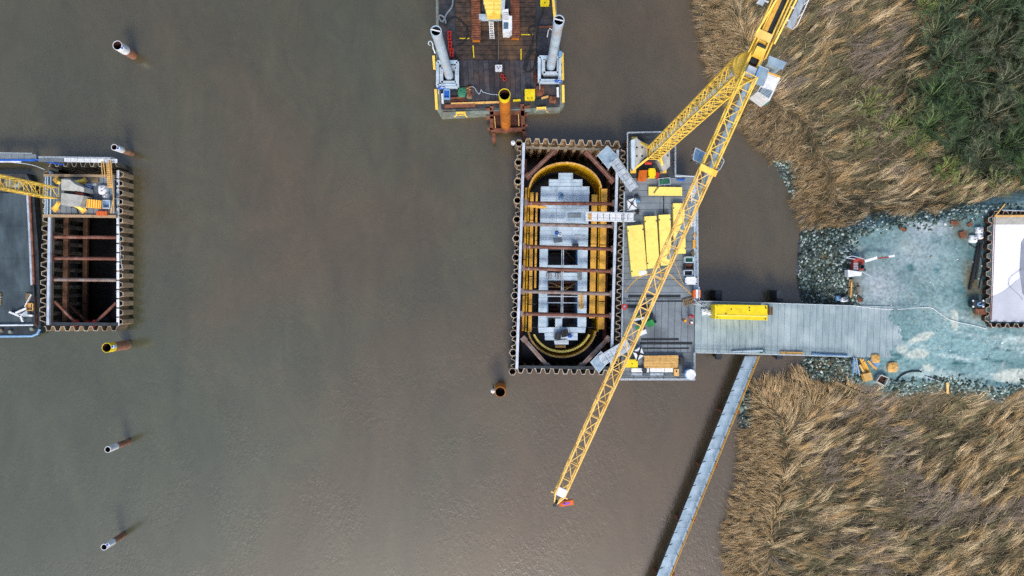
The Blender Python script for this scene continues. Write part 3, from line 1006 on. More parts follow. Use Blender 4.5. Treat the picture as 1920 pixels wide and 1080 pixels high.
W = [P(1424, 668, ZJ + 1), P(1166, 1310, ZJ + 1)]
rl = MB().tube(W[0], W[1], 0.06, 6).build('handrail', 'timber_yellow', jt)
MB().tube(W[0] - Vector((0, 0, .5)), W[1] - Vector((0, 0, .5)), 0.05, 6).build('middle_rail', 'timber_yellow', rl)
for k in range(30):
    q = W[0].lerp(W[1], k / 29)
    MB().tube(q, q - Vector((0, 0, 1.25)), 0.05, 6).build('rail_post', 'steel_dark', jt)
    a = lerp((1396.5, 668), (1138.5, 1310), k / 29)
    q = P(*a, ZJ)
    MB().bar(q, q + Vector((.55, 0.2, 0.02)), 0.09, 0.06).build('cleat', 'steel_dark', jt)

# ------------------------------------------------------------------ mooring piles in the river
def mooring_pile(px, py, z, r, label, body, band, band_l=1.3, sign=True, group=None, inner='black'):
    q = P(px, py, z)
    t = thing('mooring_pile', label, 'pile', (q.x, q.y, 0), group)
    MB().ring_tube((q.x, q.y, -4), (q.x, q.y, z - band_l), r, 0.06, 28).build('shaft', body, t, smooth=True)
    MB().ring_tube((q.x, q.y, z - band_l + 0.002), (q.x, q.y, z), r + 0.012, 0.07, 28).build('painted_band', band, t, smooth=True)
    MB().ring_tube((q.x, q.y, -2), (q.x, q.y, z - .06), r - .068, 0.015, 24).build('inner_lining', 'rust_dark', t, smooth=True)
    MB().tube((q.x, q.y, -.6), (q.x, q.y, -.5), r - 0.09, 24).build('inner_plug', inner, t)
    if sign:
        d = Vector((-q.x, -q.y, 0)).normalized()
        s = d * (r + 0.14)
        sg = MB().box((q.x + s.x, q.y + s.y, z - 0.75), (0.5, 0.5, 0.7), math.degrees(math.atan2(d.y, d.x)), 0.08).build('lantern_box', 'white', t)
        MB().tube((q.x + s.x, q.y + s.y, z - 0.05), (q.x + s.x, q.y + s.y, z + 0.1), 0.14, 10).build('lamp', 'blue', sg)
    return t


g = 'tubular piles standing in the river'
mooring_pile(220, 85, 4.4, 0.72, 'rusty tubular pile with a white top, farthest north of the left row', 'pile_rust', 'white', 2.2, group=g)
mooring_pile(214, 276, 4.8, 0.48, 'thin rusty pile with white top just north of the left cofferdam', 'pile_rust', 'white', 2.1, group=g)
mooring_pile(200, 652, 5.6, 0.74, 'tubular pile with a yellow painted top just south of the left cofferdam', 'pile_rust', 'bright_yellow', 1.5, group=g)
mooring_pile(202, 843, 5.6, 0.48, 'thin rusty white topped pile, second from the bottom edge on the left', 'pile_rust', 'white', 2.2, sign=False, group=g)
mooring_pile(195, 1026, 5.1, 0.48, 'thin rusty white topped pile nearest the bottom left corner', 'pile_rust', 'white', 2.3, group=g)
mooring_pile(938, 735, 4.7, 0.8, 'orange steel pile standing alone south of the large cofferdam', 'pile_orange', 'pile_orange', 1.0, sign=False, group=g)
for (x, y, z, lb) in ((924, 734, 3.6, 'small white navigation lantern beside the lone orange pile'), (962, 267, 4.4, 'small white navigation lantern at the north west corner of the large cofferdam')):
    q = P(x, y, z)
    t = thing('navigation_lantern', lb, 'lantern', (q.x, q.y, 0))
    MB().tube((q.x, q.y, -2), (q.x, q.y, z - .5), 0.09, 8).build('post', 'steel_dark', t)
    MB().tube((q.x, q.y, z - .5), (q.x, q.y, z), 0.36, 14, 0.3).build('lantern_body', 'white', t, smooth=True)
    MB().tube((q.x, q.y, z + .002), (q.x, q.y, z + .14), 0.16, 10).build('lens', 'galv', t)


# ------------------------------------------------------------------ lattice work
def lat(o, ax, sd, up, L, w, d, bays, rc, rb, w2=None, d2=None, phase=0):
    """four-chord lattice section from o along ax; w across sd, d across up"""
    o, ax, sd, up = Vector(o), Vector(ax), Vector(sd), Vector(up)
    w2 = w2 or w
    d2 = d2 or d
    mb = MB()

    def c(i, t):
        a = (-1, 1, 1, -1)[i] * (w + (w2 - w) * t) / 2
        b = (-1, -1, 1, 1)[i] * (d + (d2 - d) * t) / 2
        return o + ax * (L * t) + sd * a + up * b
    for i in range(4):
        mb.bar(c(i, 0), c(i, 1), rc * 2, rc * 2)
    for k in range(bays):
        t0, t1 = k / bays, (k + 1) / bays
        for i in range(4):
            j = (i + 1) % 4
            if (k + i + phase) % 2:
                mb.bar(c(i, t0), c(j, t1), rb * 2)
            else:
                mb.bar(c(j, t0), c(i, t1), rb * 2)
            mb.bar(c(i, t0), c(j, t0), rb * 1.8)
    return mb


# ------------------------------------------------------------------ the big tower crane
MX, MY, MS = 21.5, 20.5, 1.7
ZT = 46.6
cr_ = thing('tower_crane', 'tall yellow luffing tower crane whose jib reaches across the platform and river', 'tower crane', (MX, MY, ZD))
nsec = 12
z0 = 5.6
h = (ZT - z0) / nsec
for i in range(nsec):
    s_ = lat((MX, MY, z0 + i * h), (0, 0, 1), (1, 0, 0), (0, 1, 0), h, MS, MS, 2, 0.08, 0.038, phase=i).build('mast_section', 'crane_yellow', cr_)
    ld = MB()
    for dx in (-0.2, 0.2):
        ld.bar((MX + dx, MY + 0.45, z0 + i * h), (MX + dx, MY + 0.45, z0 + (i + 1) * h), 0.06)
    for k in range(8):
        zz = z0 + (i + (k + 0.5) / 8) * h
        ld.bar((MX - 0.2, MY + 0.45, zz), (MX + 0.2, MY + 0.45, zz), 0.05)
    ld.build('ladder', 'galv', s_)
    if i % 2:
        MB().box((MX + 0.3, MY + 0.5, z0 + i * h), (0.9, 0.6, 0.05)).build('rest_platform', 'galv', s_)
# cross base, legs and ballast
feet = [P(1187, 319, ZD + .3), P(1244, 319, ZD + .3), P(1252, 262, ZD + .3), P(1190, 262, ZD + .3)]
cor = [(-1, -1), (1, -1), (1, 1), (-1, 1)]
for f, (a, b) in zip(feet, cor):
    top = Vector((MX + a * MS / 2, MY + b * MS / 2, z0 + 1.4))
    lg = MB().bar(f, top, 0.3, 0.3).build('leg', 'crane_yellow', cr_)
    MB().bar(f + Vector((0, 0, .25)), (MX + a * MS / 2, MY + b * MS / 2, z0 + 0.1), 0.2, 0.2).build('lower_brace', 'crane_yellow', lg)
    MB().box((f.x, f.y, ZD + .01), (0.9, 0.9, 0.35)).build('foot_plate', 'crane_yellow', lg)
MB().prism([P(x, y, ZD + 1.6)[:2] for x, y in ((1183, 263), (1193, 258), (1213, 274), (1214, 290), (1201, 303), (1187, 319), (1184, 314))], ZD + .02, ZD + 1.6).build('ballast_block', 'concrete', cr_)
MB().prism([P(x, y, ZD + 1.62)[:2] for x, y in ((1183, 263), (1190, 260.5), (1190, 315), (1187, 319), (1184, 314))], ZD + 1.601, ZD + 1.68).build('ballast_edge', 'galv_deck', cr_)
MB().prism([P(x, y, ZD + 1.6)[:2] for x, y in ((1232, 299), (1256, 277), (1256.5, 312), (1244, 322))], ZD + .02, ZD + 1.6).build('ballast_block', 'concrete', cr_)
for (x, y) in ((1194, 277), (1204, 277), (1194, 293), (1204, 293), (1243, 292), (1252, 292)):
    q = P(x, y, ZD + 1.6)
    MB().tube((q.x, q.y, ZD + 1.5), (q.x, q.y, ZD + 1.72), 0.14, 8).build('lifting_eye', 'steel_dark', cr_)
q = P(1216, 305, ZD + 1.8)
MB().tube((q.x - .5, q.y, ZD + 1.5), (q.x + .5, q.y, ZD + 1.5), 0.25, 10).build('cable_drum', 'red', cr_)
# slewing ring
MB().tube((MX, MY, ZT), (MX, MY, ZT + 0.7), 1.05, 24, 1.2).build('slewing_ring', 'crane_yellow', cr_, smooth=True)
MB().tube((MX, MY, ZT + .71), (MX, MY, ZT + 1.15), 1.0, 24).build('slewing_bearing', 'crane_yellow', cr_, smooth=True)
# upper works, jib direction in plan
ZJB = 49.0
Jt = P(1043.5, 935, ZJB)
Jr = P(1411, 124, ZJB)
jax = (Jt - Jr).normalized()
jsd = jax.cross(Vector((0, 0, 1))).normalized()      # to the left-hand side seen from the foot towards the tip
up = Vector((0, 0, 1))
jl = (Jt - Jr).length


def J(u, v, w=0.0):
    """u metres along the jib from the mast, v sideways, w above jib level"""
    return Jr + jax * u + jsd * v + up * w


def jbox(u0, u1, v0, v1, w0, w1):
    return MB().hexa([J(u0, v0, w0), J(u0, v1, w0), J(u1, v1, w0), J(u1, v0, w0)], [J(u0, v0, w1), J(u0, v1, w1), J(u1, v1, w1), J(u1, v0, w1)])


EAST = 1 if jsd.x > 0 else -1
slew = jbox(-2.6, -2.2, -0.6, 0.6, -1.0, -0.35).build('slewing_frame', 'crane_yellow', cr_)
for v0, v1 in ((-.62, -.4), (.4, .62)):
    jbox(-2.19, 1.6, v0, v1, -1.1, -.3).build('slewing_beam', 'crane_yellow', slew)
jbox(.3, .6, -.39, .39, -1.0, -.4).build('slewing_beam', 'crane_yellow', slew)
jbox(-1.0, -.5, -.39, .39, -1.0, -.5).build('slewing_beam', 'steel_dark', slew)
jbox(-1.7, -0.9, -0.42, 0.42, -0.29, 0.3).build('winch', 'crane_yellow', slew)
jbox(0.2, 0.9, -0.4, 0.4, -0.29, 0.4).build('motor', 'galv', slew)
MB().tube(J(-1.95, -.38, -.05), J(-1.95, .38, -.05), 0.22, 14).build('rope_drum', 'steel_dark', slew, smooth=True)
nj = 9
for i in range(nj):
    a, b = i / nj, (i + 1) / nj
    w0, w1 = 1.22 - 0.34 * a, 1.22 - 0.34 * b
    lat(J(1.2 + (jl - 1.8) * a, 0, 0.5), jax, jsd, up, (jl - 1.8) / nj, w0, w0 * 0.95, 3, 0.065, 0.035, w1, w1 * 0.95, phase=i).build('jib_section', 'crane_yellow_pale' if i > 1 else 'crane_yellow', cr_)
# galvanised catwalk on the lower chords, east side
for i in range(6):
    a, b = 1.5 + i * 2.9, 1.5 + (i + 1) * 2.9 - 0.08
    jbox(a, b, EAST * 0.08, EAST * 0.52, -0.06, -0.01).build('catwalk_panel', 'walk_blue', cr_)
# jib head
hd = MB()
hd.bar(J(jl - .6, -.44, 0.1), J(jl + .5, -.05, .35), 0.12).bar(J(jl - .6, .44, 0.1), J(jl + .5, .05, .35), 0.12)
hd.bar(J(jl - .6, -.44, 0.9), J(jl + .5, -.05, .45), 0.1).bar(J(jl - .6, .44, 0.9), J(jl + .5, .05, .45), 0.1).bar(J(jl - .5, -.8, .5), J(jl - .5, .8, .5), 0.1)
hdo = hd.build('jib_head', 'crane_yellow_pale', cr_)
MB().tube(J(jl + .3, -.12, .4), J(jl + .3, .12, .4), 0.32, 14).build('sheave', 'steel_dark', hdo)
jbox(jl - 1.3, jl - .55, -.4, .4, .96, 1.02).build('head_plate', 'white', hdo)
# hoist rope and the hook block with its orange and purple panel
ph = P(1062, 944, 47.2)
hp_ = MB()
hx_ = Vector((math.cos(R(8)), math.sin(R(8)), 0))
hy_ = Vector((-math.sin(R(8)), math.cos(R(8)), 0))
hk = thing('hook_block', 'orange hook block with a purple panel hanging at the tip of the big jib', 'hook block', ph - Vector((0, 0, 1.2)))


def hb(u0, u1, v0, v1, w0, w1):
    return MB().hexa(*[[ph + hx_ * u + hy_ * v + up * w for u, v in ((u0, v0), (u1, v0), (u1, v1), (u0, v1))] for w in (w0, w1)])


hb(-.6, .6, -.22, .22, -.3, 0).build('block_body', 'orange', hk)
el = []
for k in range(20):
    t = 2 * math.pi * k / 20
    el.append((ph + hx_ * (.36 * math.cos(t)) + hy_ * (.13 * math.sin(t)))[:2])
MB().prism(el, ph.z + .003, ph.z + .02).build('panel', 'purple', hk)
for sx in (-1, 1):
    hb(sx * .62 - .03, sx * .62 + .03, -.26, .26, -.34, .06).build('cheek_plate', 'orange', hk)
MB().tube(ph - Vector((0, 0, .3)), ph - Vector((0, 0, .8)), 0.05, 8).build('shank', 'steel_dark', hk)
MB().path([ph + Vector((0.22 * math.sin(a), 0, -1.0 + 0.22 * math.cos(a))) for a in [k * 0.5 for k in range(1, 10)]], 0.06, 6).build('hook', 'steel_dark', hk)
MB().path([J(jl + .3, 0.1, .1), ph + Vector((-.1, 0, 0))], 0.03, 5).build('rope', 'black', hk)
# counter jib running out of frame
for v in (-0.8, -0.5, 0.5, 0.8):
    jbox(-15, -1.2, v - .06, v + .06, -.5, -.1).build('counter_jib_beam', 'crane_yellow', cr_)
jbox(-15, -2.7, -0.42, 0.02, -.45, -.35).build('counter_jib_deck', 'steel_dark', cr_)
jbox(-15, -2.7, 0.05, 0.42, -.4, -.05).build('counter_jib_girder', 'timber_yellow', cr_)
jbox(-3.2, -2.5, -0.5, .95, -.05, .2).build('cross_head', 'crane_yellow_pale', cr_)
for sgn, u0, u1 in ((-1, -8.2, -4.6), (1, -8.6, -5.4)):
    wk = jbox(u0, u1, sgn * 1.35, sgn * 1.95, -.3, -.22).build('side_walkway', 'galv', cr_)
    MB().bar(J(u0, sgn * 1.95, .8), J(u1, sgn * 1.95, .8), 0.08).build('walkway_rail', 'white', wk)
    for k in range(4):
        u = u0 + (u1 - u0) * k / 3
        MB().bar(J(u, sgn * 1.95, -.25), J(u, sgn * 1.95, .8), 0.07).build('walkway_post', 'white', wk)
    for k in range(3):
        u = u0 + (u1 - u0) * (k + .5) / 3
        MB().bar(J(u, sgn * 1.0, -.3), J(u, sgn * 1.6, -.3), 0.1).build('walkway_bracket', 'white', wk)
for v in (-.95, .95):
    MB().bar(J(-2.6, v, 0), J(-12, v * .4, 5.0), 0.14, 0.14).build('a_frame_leg', 'crane_yellow', cr_)
jbox(-14.9, -11.5, -1.3, 1.3, -1.6, -.52).build('counterweight', 'concrete', cr_)
# cab and its gratings


def polyp(pts, z0, z1):
    return MB().quadpx(pts, z0, z1)


gr = polyp([(1421, 122), (1442, 130), (1430, 162), (1408, 154)], 48.55, 48.65).build('cab_platform', 'walk_blue', cr_)
polyp([(1424, 124), (1428, 125.5), (1418, 150), (1414, 148.5)], 48.66, 49.1).build('control_cabinet', 'blue_pale', gr)
MB().path([P(x, y, 49.6) for x, y in ((1421, 122), (1442, 130), (1436, 146))], 0.04).build('platform_rail', 'galv', gr)
gr2 = polyp([(1442, 104), (1475, 117), (1467, 131), (1439.5, 119)], 48.6, 48.7).build('machinery_roof', 'walk_blue', cr_)
polyp([(1443, 107), (1472, 118.5), (1466, 128), (1441, 118)], 46.6, 48.59).build('machinery_box', 'galv_deck', gr2)
cab = polyp([(1440, 136), (1463.5, 146), (1443, 189), (1420, 172)], 46.4, 48.6).build('cab', 'white', cr_)
polyp([(1440.5, 140.5), (1457, 147), (1448.5, 168.5), (1431.5, 161)], 48.605, 48.68).build('roof_panel', 'white', cab)
polyp([(1427, 164), (1449, 171), (1441.5, 184.5), (1422, 172)], 48.61, 48.66).build('roof_window', 'glass', cab)
for k in range(5):
    a, b = lerp((1429, 165.5), (1424, 172.5), k / 4), lerp((1447.5, 171.8), (1441.5, 182.5), k / 4)
    MB().bar(P(*a, 48.68), P(*b, 48.68), 0.035).build('window_bar', 'galv', cab)
polyp([(1440, 134), (1463.5, 143), (1462.8, 145.6), (1439, 136)], 47.6, 48.72).build('cab_rear_frame', 'timber_yellow', cab)
polyp([(1408, 166), (1418, 170), (1440, 187), (1443, 193), (1432, 193), (1418, 187), (1409, 178)], 45.6, 46.38).build('cab_underside_shade', 'green_tarp', cab)  # green block standing in for the shadowed hollow under the cab
# rope basket and maintenance cage on the jib
bk = polyp([(1304, 277), (1325, 288), (1320, 309), (1299, 299)], 48.3, 48.4).build('service_basket', 'blue_pale', cr_)
for a, b in (((1304, 277), (1299, 299)), ((1299, 299), (1320, 309)), ((1304, 277), (1325, 288))):
    MB().bar(P(*a, 49.2), P(*b, 49.2), 0.07).build('basket_rail', 'galv', bk)
    for f in (0, .5, 1):
        q = P(*lerp(a, b, f), 49.2)
        MB().bar(q, q - Vector((0, 0, .85)), 0.05).build('basket_post', 'galv', bk)
cg = MB()
cpts = [(1338, 287), (1353, 294), (1358, 302), (1351, 316), (1343, 324), (1330, 318)]
for z in (48.0, 48.5, 49.0):
    for a, b in zip(cpts, cpts[1:] + cpts[:1]):
        cg.bar(P(*a, z), P(*b, z), 0.06)
for a in cpts:
    q = P(*a, 49)
    cg.bar(q, q - Vector((0, 0, 1)), 0.06)
for k in range(5):
    a, b = lerp((1339, 288), (1331, 317), k / 4), lerp((1355, 297), (1345, 322), k / 4)
    cg.bar(P(*a, 48.0), P(*b, 48.0), 0.05)
cg.build('cage', 'galv', cr_)
jbox(10.2, 10.7, -.8, .8, 1.1, 1.35).build('jib_joint_plate', 'crane_yellow', cr_)

# ------------------------------------------------------------------ left tower crane
LX, LY = -70.6, 14.6
lc = thing('tower_crane', 'yellow lattice tower crane mast standing on the left cofferdam', 'tower crane', (LX, LY, 3.6))
for i in range(9):
    lat((LX, LY, 5 + i * 3.4), (0, 0, 1), (1, 0, 0), (0, 1, 0), 3.4, 1.7, 1.7, 2, 0.08, 0.038, phase=i).build('mast_section', 'crane_yellow', lc)
for (x, y, a, b) in ((107, 338, -1, 1), (158, 339, 1, 1), (104, 391, -1, -1), (156, 393, 1, -1)):
    f = P(x, y, 3.7)
    lg = MB().bar(f, (LX + a * .85 + 2.0, LY + b * 1.5, 5.4), 0.42, 0.42).build('leg', 'crane_yellow', lc)
    MB().box((f.x, f.y, 3.62), (0.9, 0.9, 0.2), 40).build('foot_plate', 'timber_yellow', lg)
MB().quadpx([(115, 336), (131, 337), (140, 345), (157, 352), (157.5, 360), (138, 357), (115, 356)], 3.8, 6.2).build('ballast_block', 'concrete', lc)
MB().quadpx([(115, 362), (138, 364.5), (157, 367), (150, 387), (113.5, 384)], 3.8, 6.0).build('ballast_block', 'concrete', lc)
MB().quadpx([(120, 356.5), (157, 361), (157, 366.5), (120, 361.5)], 3.8, 5.2).build('ballast_slot', 'steel_dark', lc)
MB().quadpx([(141, 360.5), (156, 362.5), (156, 365.5), (141, 364)], 5.21, 5.5).build('control_cabinet', 'machine_red', lc)


# ------------------------------------------------------------------ jack-up barge at the top
ZB = 1.8
bg_ = thing('jack_up_barge', 'jack-up work barge with dark timber deck and two tall grey spuds', 'barge', P(936, 60, -1))
hull = [(811, -150), (817, 0), (818, 150), (819, 206), (827, 219), (1051, 207), (1058, 198), (1055, 150), (1046, 60), (1043, 0), (1040, -150)]
MB().quadpx(hull, -1.2, ZB - 0.12).build('hull', 'barge_rim', bg_)
MB().quadpx([(819, -150), (822, 0), (824, 150), (827, 203), (830, 206), (1046, 199), (1050, 196), (1049, 150), (1040, 60), (1037, 0), (1033, -150)], ZB - 0.119, ZB - 0.06).build('deck_plate', 'barge_plate', bg_)
planks(bg_, 'deck_plank', 'barge_wood', [(851, -120), (1002, -120), (1005, 112), (856, 112)], ZB - 0.05, ZB + 0.1, 26, 'x', breaks=2, gap=0.07, jit=0.02)
planks(bg_, 'deck_plank', 'barge_wood_cool', [(857, 112.6), (1004, 112.6), (1006, 189), (862, 189)], ZB - 0.05, ZB + 0.11, 15, 'y', gap=0.07, jit=0.02)
planks(bg_, 'deck_plank', 'barge_plate', [(824, -120), (850, -120), (854, 112), (827, 112)], ZB - 0.05, ZB + 0.04, 9, 'x', gap=0.06)
planks(bg_, 'deck_plank', 'barge_plate', [(1004, -120), (1034, -120), (1040, 112), (1007, 112)], ZB - 0.05, ZB + 0.04, 9, 'x', gap=0.06)
for (a, b, w) in (((830, 214), (1050, 204.5), 0.55),):
    MB().bar(P(*a, ZB), P(*b, ZB), w, 0.3).build('bow_beam', 'barge_rim', bg_)
MB().bar(P(834, 199.5, ZB + .2), P(891, 197.5, ZB + .2), 0.45, 0.4).build('deck_beam', 'rust', bg_)
MB().bar(P(846, 194.8, ZB + .2), P(936, 191.5, ZB + .2), 0.3, 0.3).build('deck_beam', 'timber', bg_)
MB().bar(P(846, 189, ZB + .2), P(874, 188, ZB + .2), 0.3, 0.3).build('deck_beam', 'rust_dark', bg_)
MB().bar(P(845, 184.5, ZB + .2), P(872, 183.5, ZB + .2), 0.3, 0.3).build('deck_beam', 'rust', bg_)
MB().bar(P(962, 188.8, ZB + .3), P(976, 187.8, ZB + .3), 0.3, 0.2).build('deck_beam', 'bright_yellow', bg_)
for a, b in (((813, 105), (815, 130)), ((817, 168), (819, 205)), ((1054, 100), (1055, 150)), ((1055.5, 160), (1056, 192)), ((1037, 0), (1041, 45))):
    MB().bar(P(*a, ZB + .1), P(*b, ZB + .1), 0.4, 0.5).build('fender', 'crane_yellow', bg_)
for x, y in ((864, 215), (1015, 206)):
    fd = MB().bar(P(x - 9, y - 3, ZB + .3), P(x + 9, y - 3.6, ZB + .3), 0.3, 0.35).build('bow_fender', 'crane_yellow', bg_)
    for s_ in (-1, 1):
        MB().path([P(x + s_ * 8, y - 2, ZB + .2), P(x + s_ * 9, y + 2, ZB), P(x + s_ * 12, y + 4, ZB - .3)], 0.1).build('hoop', 'crane_yellow', fd)
    MB().bar(P(x - 9, y + 1.2, ZB), P(x + 9, y + .8, ZB), 0.12, 0.15).build('hoop_bar', 'crane_yellow', fd)
# spud wells and spuds
for (bx0, by0, bx1, by1, sxp, syp, zt, r, nm) in ((821, 118, 858, 162, 817.5, 58, 21.6, 0.68, 'left'), (1011, 109, 1049, 153, 1048, 38, 21.4, 0.68, 'right')):
    wl = thing('spud_well', None, None, P(bx0, by1, ZB))
    wl.parent = bg_
    wl.location = P(bx0, by1, ZB) - ORG[bg_.name]
    for a, b in (((bx0, by0), (bx1, by0)), ((bx1, by0), (bx1, by1)), ((bx1, by1), (bx0, by1)), ((bx0, by1), (bx0, by0))):
        MB().bar(P(*a, ZB + 1.2), P(*b, ZB + 1.2), 0.45, 1.2).build('well_wall', 'galv_deck', wl)
    top = P(sxp, syp, zt)
    jf = MB()
    for a, b in (((-1.2, -1.2), (1.2, -1.2)), ((1.2, -1.2), (1.2, 1.2)), ((1.2, 1.2), (-1.2, 1.2)), ((-1.2, 1.2), (-1.2, -1.2))):
        jf.bar((top.x + a[0], top.y + a[1], ZB + 1.0), (top.x + b[0], top.y + b[1], ZB + 1.0), 0.55, 1.2)
    jf.build('jacking_frame', 'galv', wl)
    sp = MB().ring_tube((top.x, top.y, -5), (top.x, top.y, zt - 1.2), r, 0.08, 28).build('spud', 'spud_steel', wl, smooth=True)
    MB().ring_tube((top.x, top.y, zt - 1.198), (top.x, top.y, zt), r + 0.05, 0.13, 28).build('spud_collar', 'spud_steel', wl, smooth=True)
    MB().ring_tube((top.x, top.y, zt - 6), (top.x, top.y, zt - .1), r - .085, .01, 24).build('spud_lining', 'steel_dark', wl, smooth=True)
    MB().tube((top.x, top.y, zt - 3.0), (top.x, top.y, zt - 2.9), r - 0.1, 24).build('spud_plug', 'green_tarp' if nm == 'left' else 'steel_dark', wl)
    MB().bar((top.x - r, top.y + .2, zt + .05), (top.x + r * .8, top.y - .1, zt + .05), 0.12, 0.12).build('lifting_bar', 'white', wl)
    for dx, dy in ((1.5, 0.2), (1.5, -.9), (-1.5, -.6)):
        MB().tube((top.x + dx, top.y + dy, ZB + .1), (top.x + dx, top.y + dy, ZB + 1.5), 0.22, 10).build('jack_cylinder', 'steel_dark', wl)
    MB().path([P(bx0 + 1, by1 + 14, ZB + .8), P(bx0 + 1, by1, ZB + 1.9), P(bx1 - 1, by1, ZB + 1.9), P(bx1 - 1, by0, ZB + 1.9)], 0.06).build('well_rail', 'galv', wl)
MB().path([P(806, 85, 8.5), P(803, 82, 9), P(804, 78, 9.4), P(808, 77, 9.4), P(811, 81, 9.0), P(812, 90, 8.5), P(816, 100, 8)], 0.1).build('mooring_loop', 'galv', bg_)
MB().bar(P(859, -100, ZB + .16), P(1003, -100, ZB + .16), 0.2, 0.1).build('deck_beam', 'steel_dark', bg_)
MB().bar(P(931, 38, ZB + .16), P(932, 112, ZB + .16), 0.12, 0.06).build('cable_tray', 'steel_dark', bg_)
MB().bar(P(934, 38, ZB + .16), P(935, 112, ZB + .16), 0.1, 0.06).build('cable_tray', 'timber_old', bg_)
for a, b in (((862, 72), (880, 72)), ((887, 85), (888.5, 108)), ((977, 65), (999, 65)), ((977, 92), (977, 112))):
    MB().bar(P(*a, ZB + .125), P(*b, ZB + .125), 0.14, 0.02).build('marking_line', 'bright_yellow', bg_)

# crawler crane on the barge
cc = thing('crawler_crane', 'yellow crawler crane on rusty tracks standing on the jack-up barge deck', 'crawler crane', P(928, 0, ZB + .12))
for (x, y0, y1, dx) in ((893, -60, 75, 2), (966, -60, 71, 2)):
    tr = MB().quadpx([(x - 7 - dx * .8, y0), (x + 7 - dx * .8, y0), (x + 8.5, y1 - 3), (x + 7, y1), (x - 6, y1), (x - 7.5, y1 - 3)], ZB + .12, ZB + 1.0).build('track', 'rust_dark', cc)
    n = 30
    for k in range(n):
        y = y0 + (k + .5) * (y1 - y0) / n
        xo = -dx * .8 * (1 - (k + .5) / n)
        MB().boxpx(x - 8.5 + xo, y - 1.7, x + 8.5 + xo, y + 1.7, ZB + 1.001, ZB + 1.09).build('track_shoe', 'rust', tr)
    MB().boxpx(x - 7, y1 - .5, x + 7, y1 + 1.5, ZB + .3, ZB + .9).build('idler', 'pile_orange', tr)
MB().boxpx(903, -60, 957, 20, ZB + .5, ZB + 1.5).build('car_body', 'steel_dark', cc)
MB().boxpx(898, 26, 944, 36, ZB + .4, ZB + 1.2).build('car_body', 'galv_deck', cc)
hs_ = MB().quadpx([(905, -70), (948, -70), (947, -2), (938, 28), (913, 28), (906, -2)], ZB + 1.55, ZB + 3.3).build('engine_house', 'crane_yellow', cc)
for k in range(12):
    y = -66 + k * 7.6
    w = 20 if y < 0 else 20 - (y / 28) * 8
    MB().boxpx(926 - w, y, 926 + w, y + 5.6, ZB + 3.302, ZB + 3.4).build('roof_slat', 'form_yellow', hs_)
MB().boxpx(925, -68, 927, 27, ZB + 3.405, ZB + 3.5).build('roof_ridge', 'crane_yellow', hs_)
MB().quadpx([(940, 0), (947, 0), (946, 20), (940, 28)], ZB + 3.41, ZB + 3.55).build('exhaust_cover', 'galv', hs_)
cb = MB().quadpx([(942, 18), (953, 16.5), (954, 29), (960, 30), (960, 55), (954.5, 60), (942.5, 59)], ZB + 1.2, ZB + 3.6).build('cab', 'white', cc)
MB().boxpx(944, 42, 953, 54, ZB + 3.605, ZB + 3.66).build('roof_window', 'glass', cb)
for k in range(4):
    MB().boxpx(943, 23 + k * 4, 953.5, 25 + k * 4, ZB + 3.605, ZB + 3.65).build('roof_rib', 'concrete', cb)
# ladder and loose kit on the barge
ld = thing('ladder', 'white ladder leaning below the yellow engine house on the barge', 'ladder', P(921, 55, ZB + .12))
for x in (917, 924.5):
    MB().bar(P(x, 40, ZB + 1.2), P(x + 2, 73, ZB + .2), 0.08).build('stile', 'white', ld)
for k in range(10):
    a = lerp((917, 40), (919, 73), (k + .5) / 10)
    b = lerp((924.5, 40), (926.5, 73), (k + .5) / 10)
    zz = ZB + 1.2 - (k + .5) / 10
    MB().bar(P(*a, zz), P(*b, zz), 0.12, 0.05).build('rung', 'white', ld)

# big orange monopile in its guide frame
zm = 19.0
mq = P(946, 177, zm)
mp_ = thing('monopile', 'tall orange tubular pile with yellow rim held in a rusty frame off the barge', 'pile', (mq.x, mq.y, 0))
MB().ring_tube((mq.x, mq.y, -5), (mq.x, mq.y, zm - 1.4), 0.78, 0.06, 32).build('shaft', 'pile_orange', mp_, smooth=True)
MB().ring_tube((mq.x, mq.y, zm - 1.398), (mq.x, mq.y, zm), 0.79, 0.07, 32).build('painted_rim', 'bright_yellow', mp_, smooth=True)
for k in range(4):
    MB().tube((mq.x, mq.y, 3 + k * 1.8), (mq.x, mq.y, 3.08 + k * 1.8), 0.8, 24).build('depth_mark', 'rust', mp_)
MB().ring_tube((mq.x, mq.y, 0), (mq.x, mq.y, zm - .1), 0.712, .01, 24).build('inner_lining', 'rust_dark', mp_, smooth=True)
MB().tube((mq.x, mq.y, zm - 8), (mq.x, mq.y, zm - 7.9), 0.69, 24).build('inner_plug', 'black', mp_)
gf = thing('pile_guide_frame', 'rusty steel guide frame hanging off the barge bow round the orange pile', 'frame', P(951, 230, 1.2))
for a, b, w in (((922, 200), (922, 244), .55), ((979, 196), (981, 240), .55), ((918, 213), (984, 211), .5), ((921, 245), (984, 243), .6), ((925, 250), (927, 268), .55), ((982, 243), (985, 264), .55),
                ((911, 222), (925, 220.5), .35), ((914, 242.5), (922, 242), .35), ((975, 216), (990, 216), .35), ((980, 237), (989, 235), .3), ((910, 206), (922, 205), .35), ((980, 203), (994, 200), .4)):
    MB().bar(P(*a, 1.8), P(*b, 1.8), w, .5).build('frame_beam', 'rust', gf)
MB().quadpx([(925, 214), (978, 212), (980, 242), (926, 244)], 1.0, 1.4).build('frame_plate', 'rust_dark', gf)
for a, b in (((927, 218), (929, 240)), ((972, 214), (973, 236))):
    MB().bar(P(*a, 2.2), P(*b, 2.2), 0.14, 0.14).build('guide_rail', 'timber', gf)

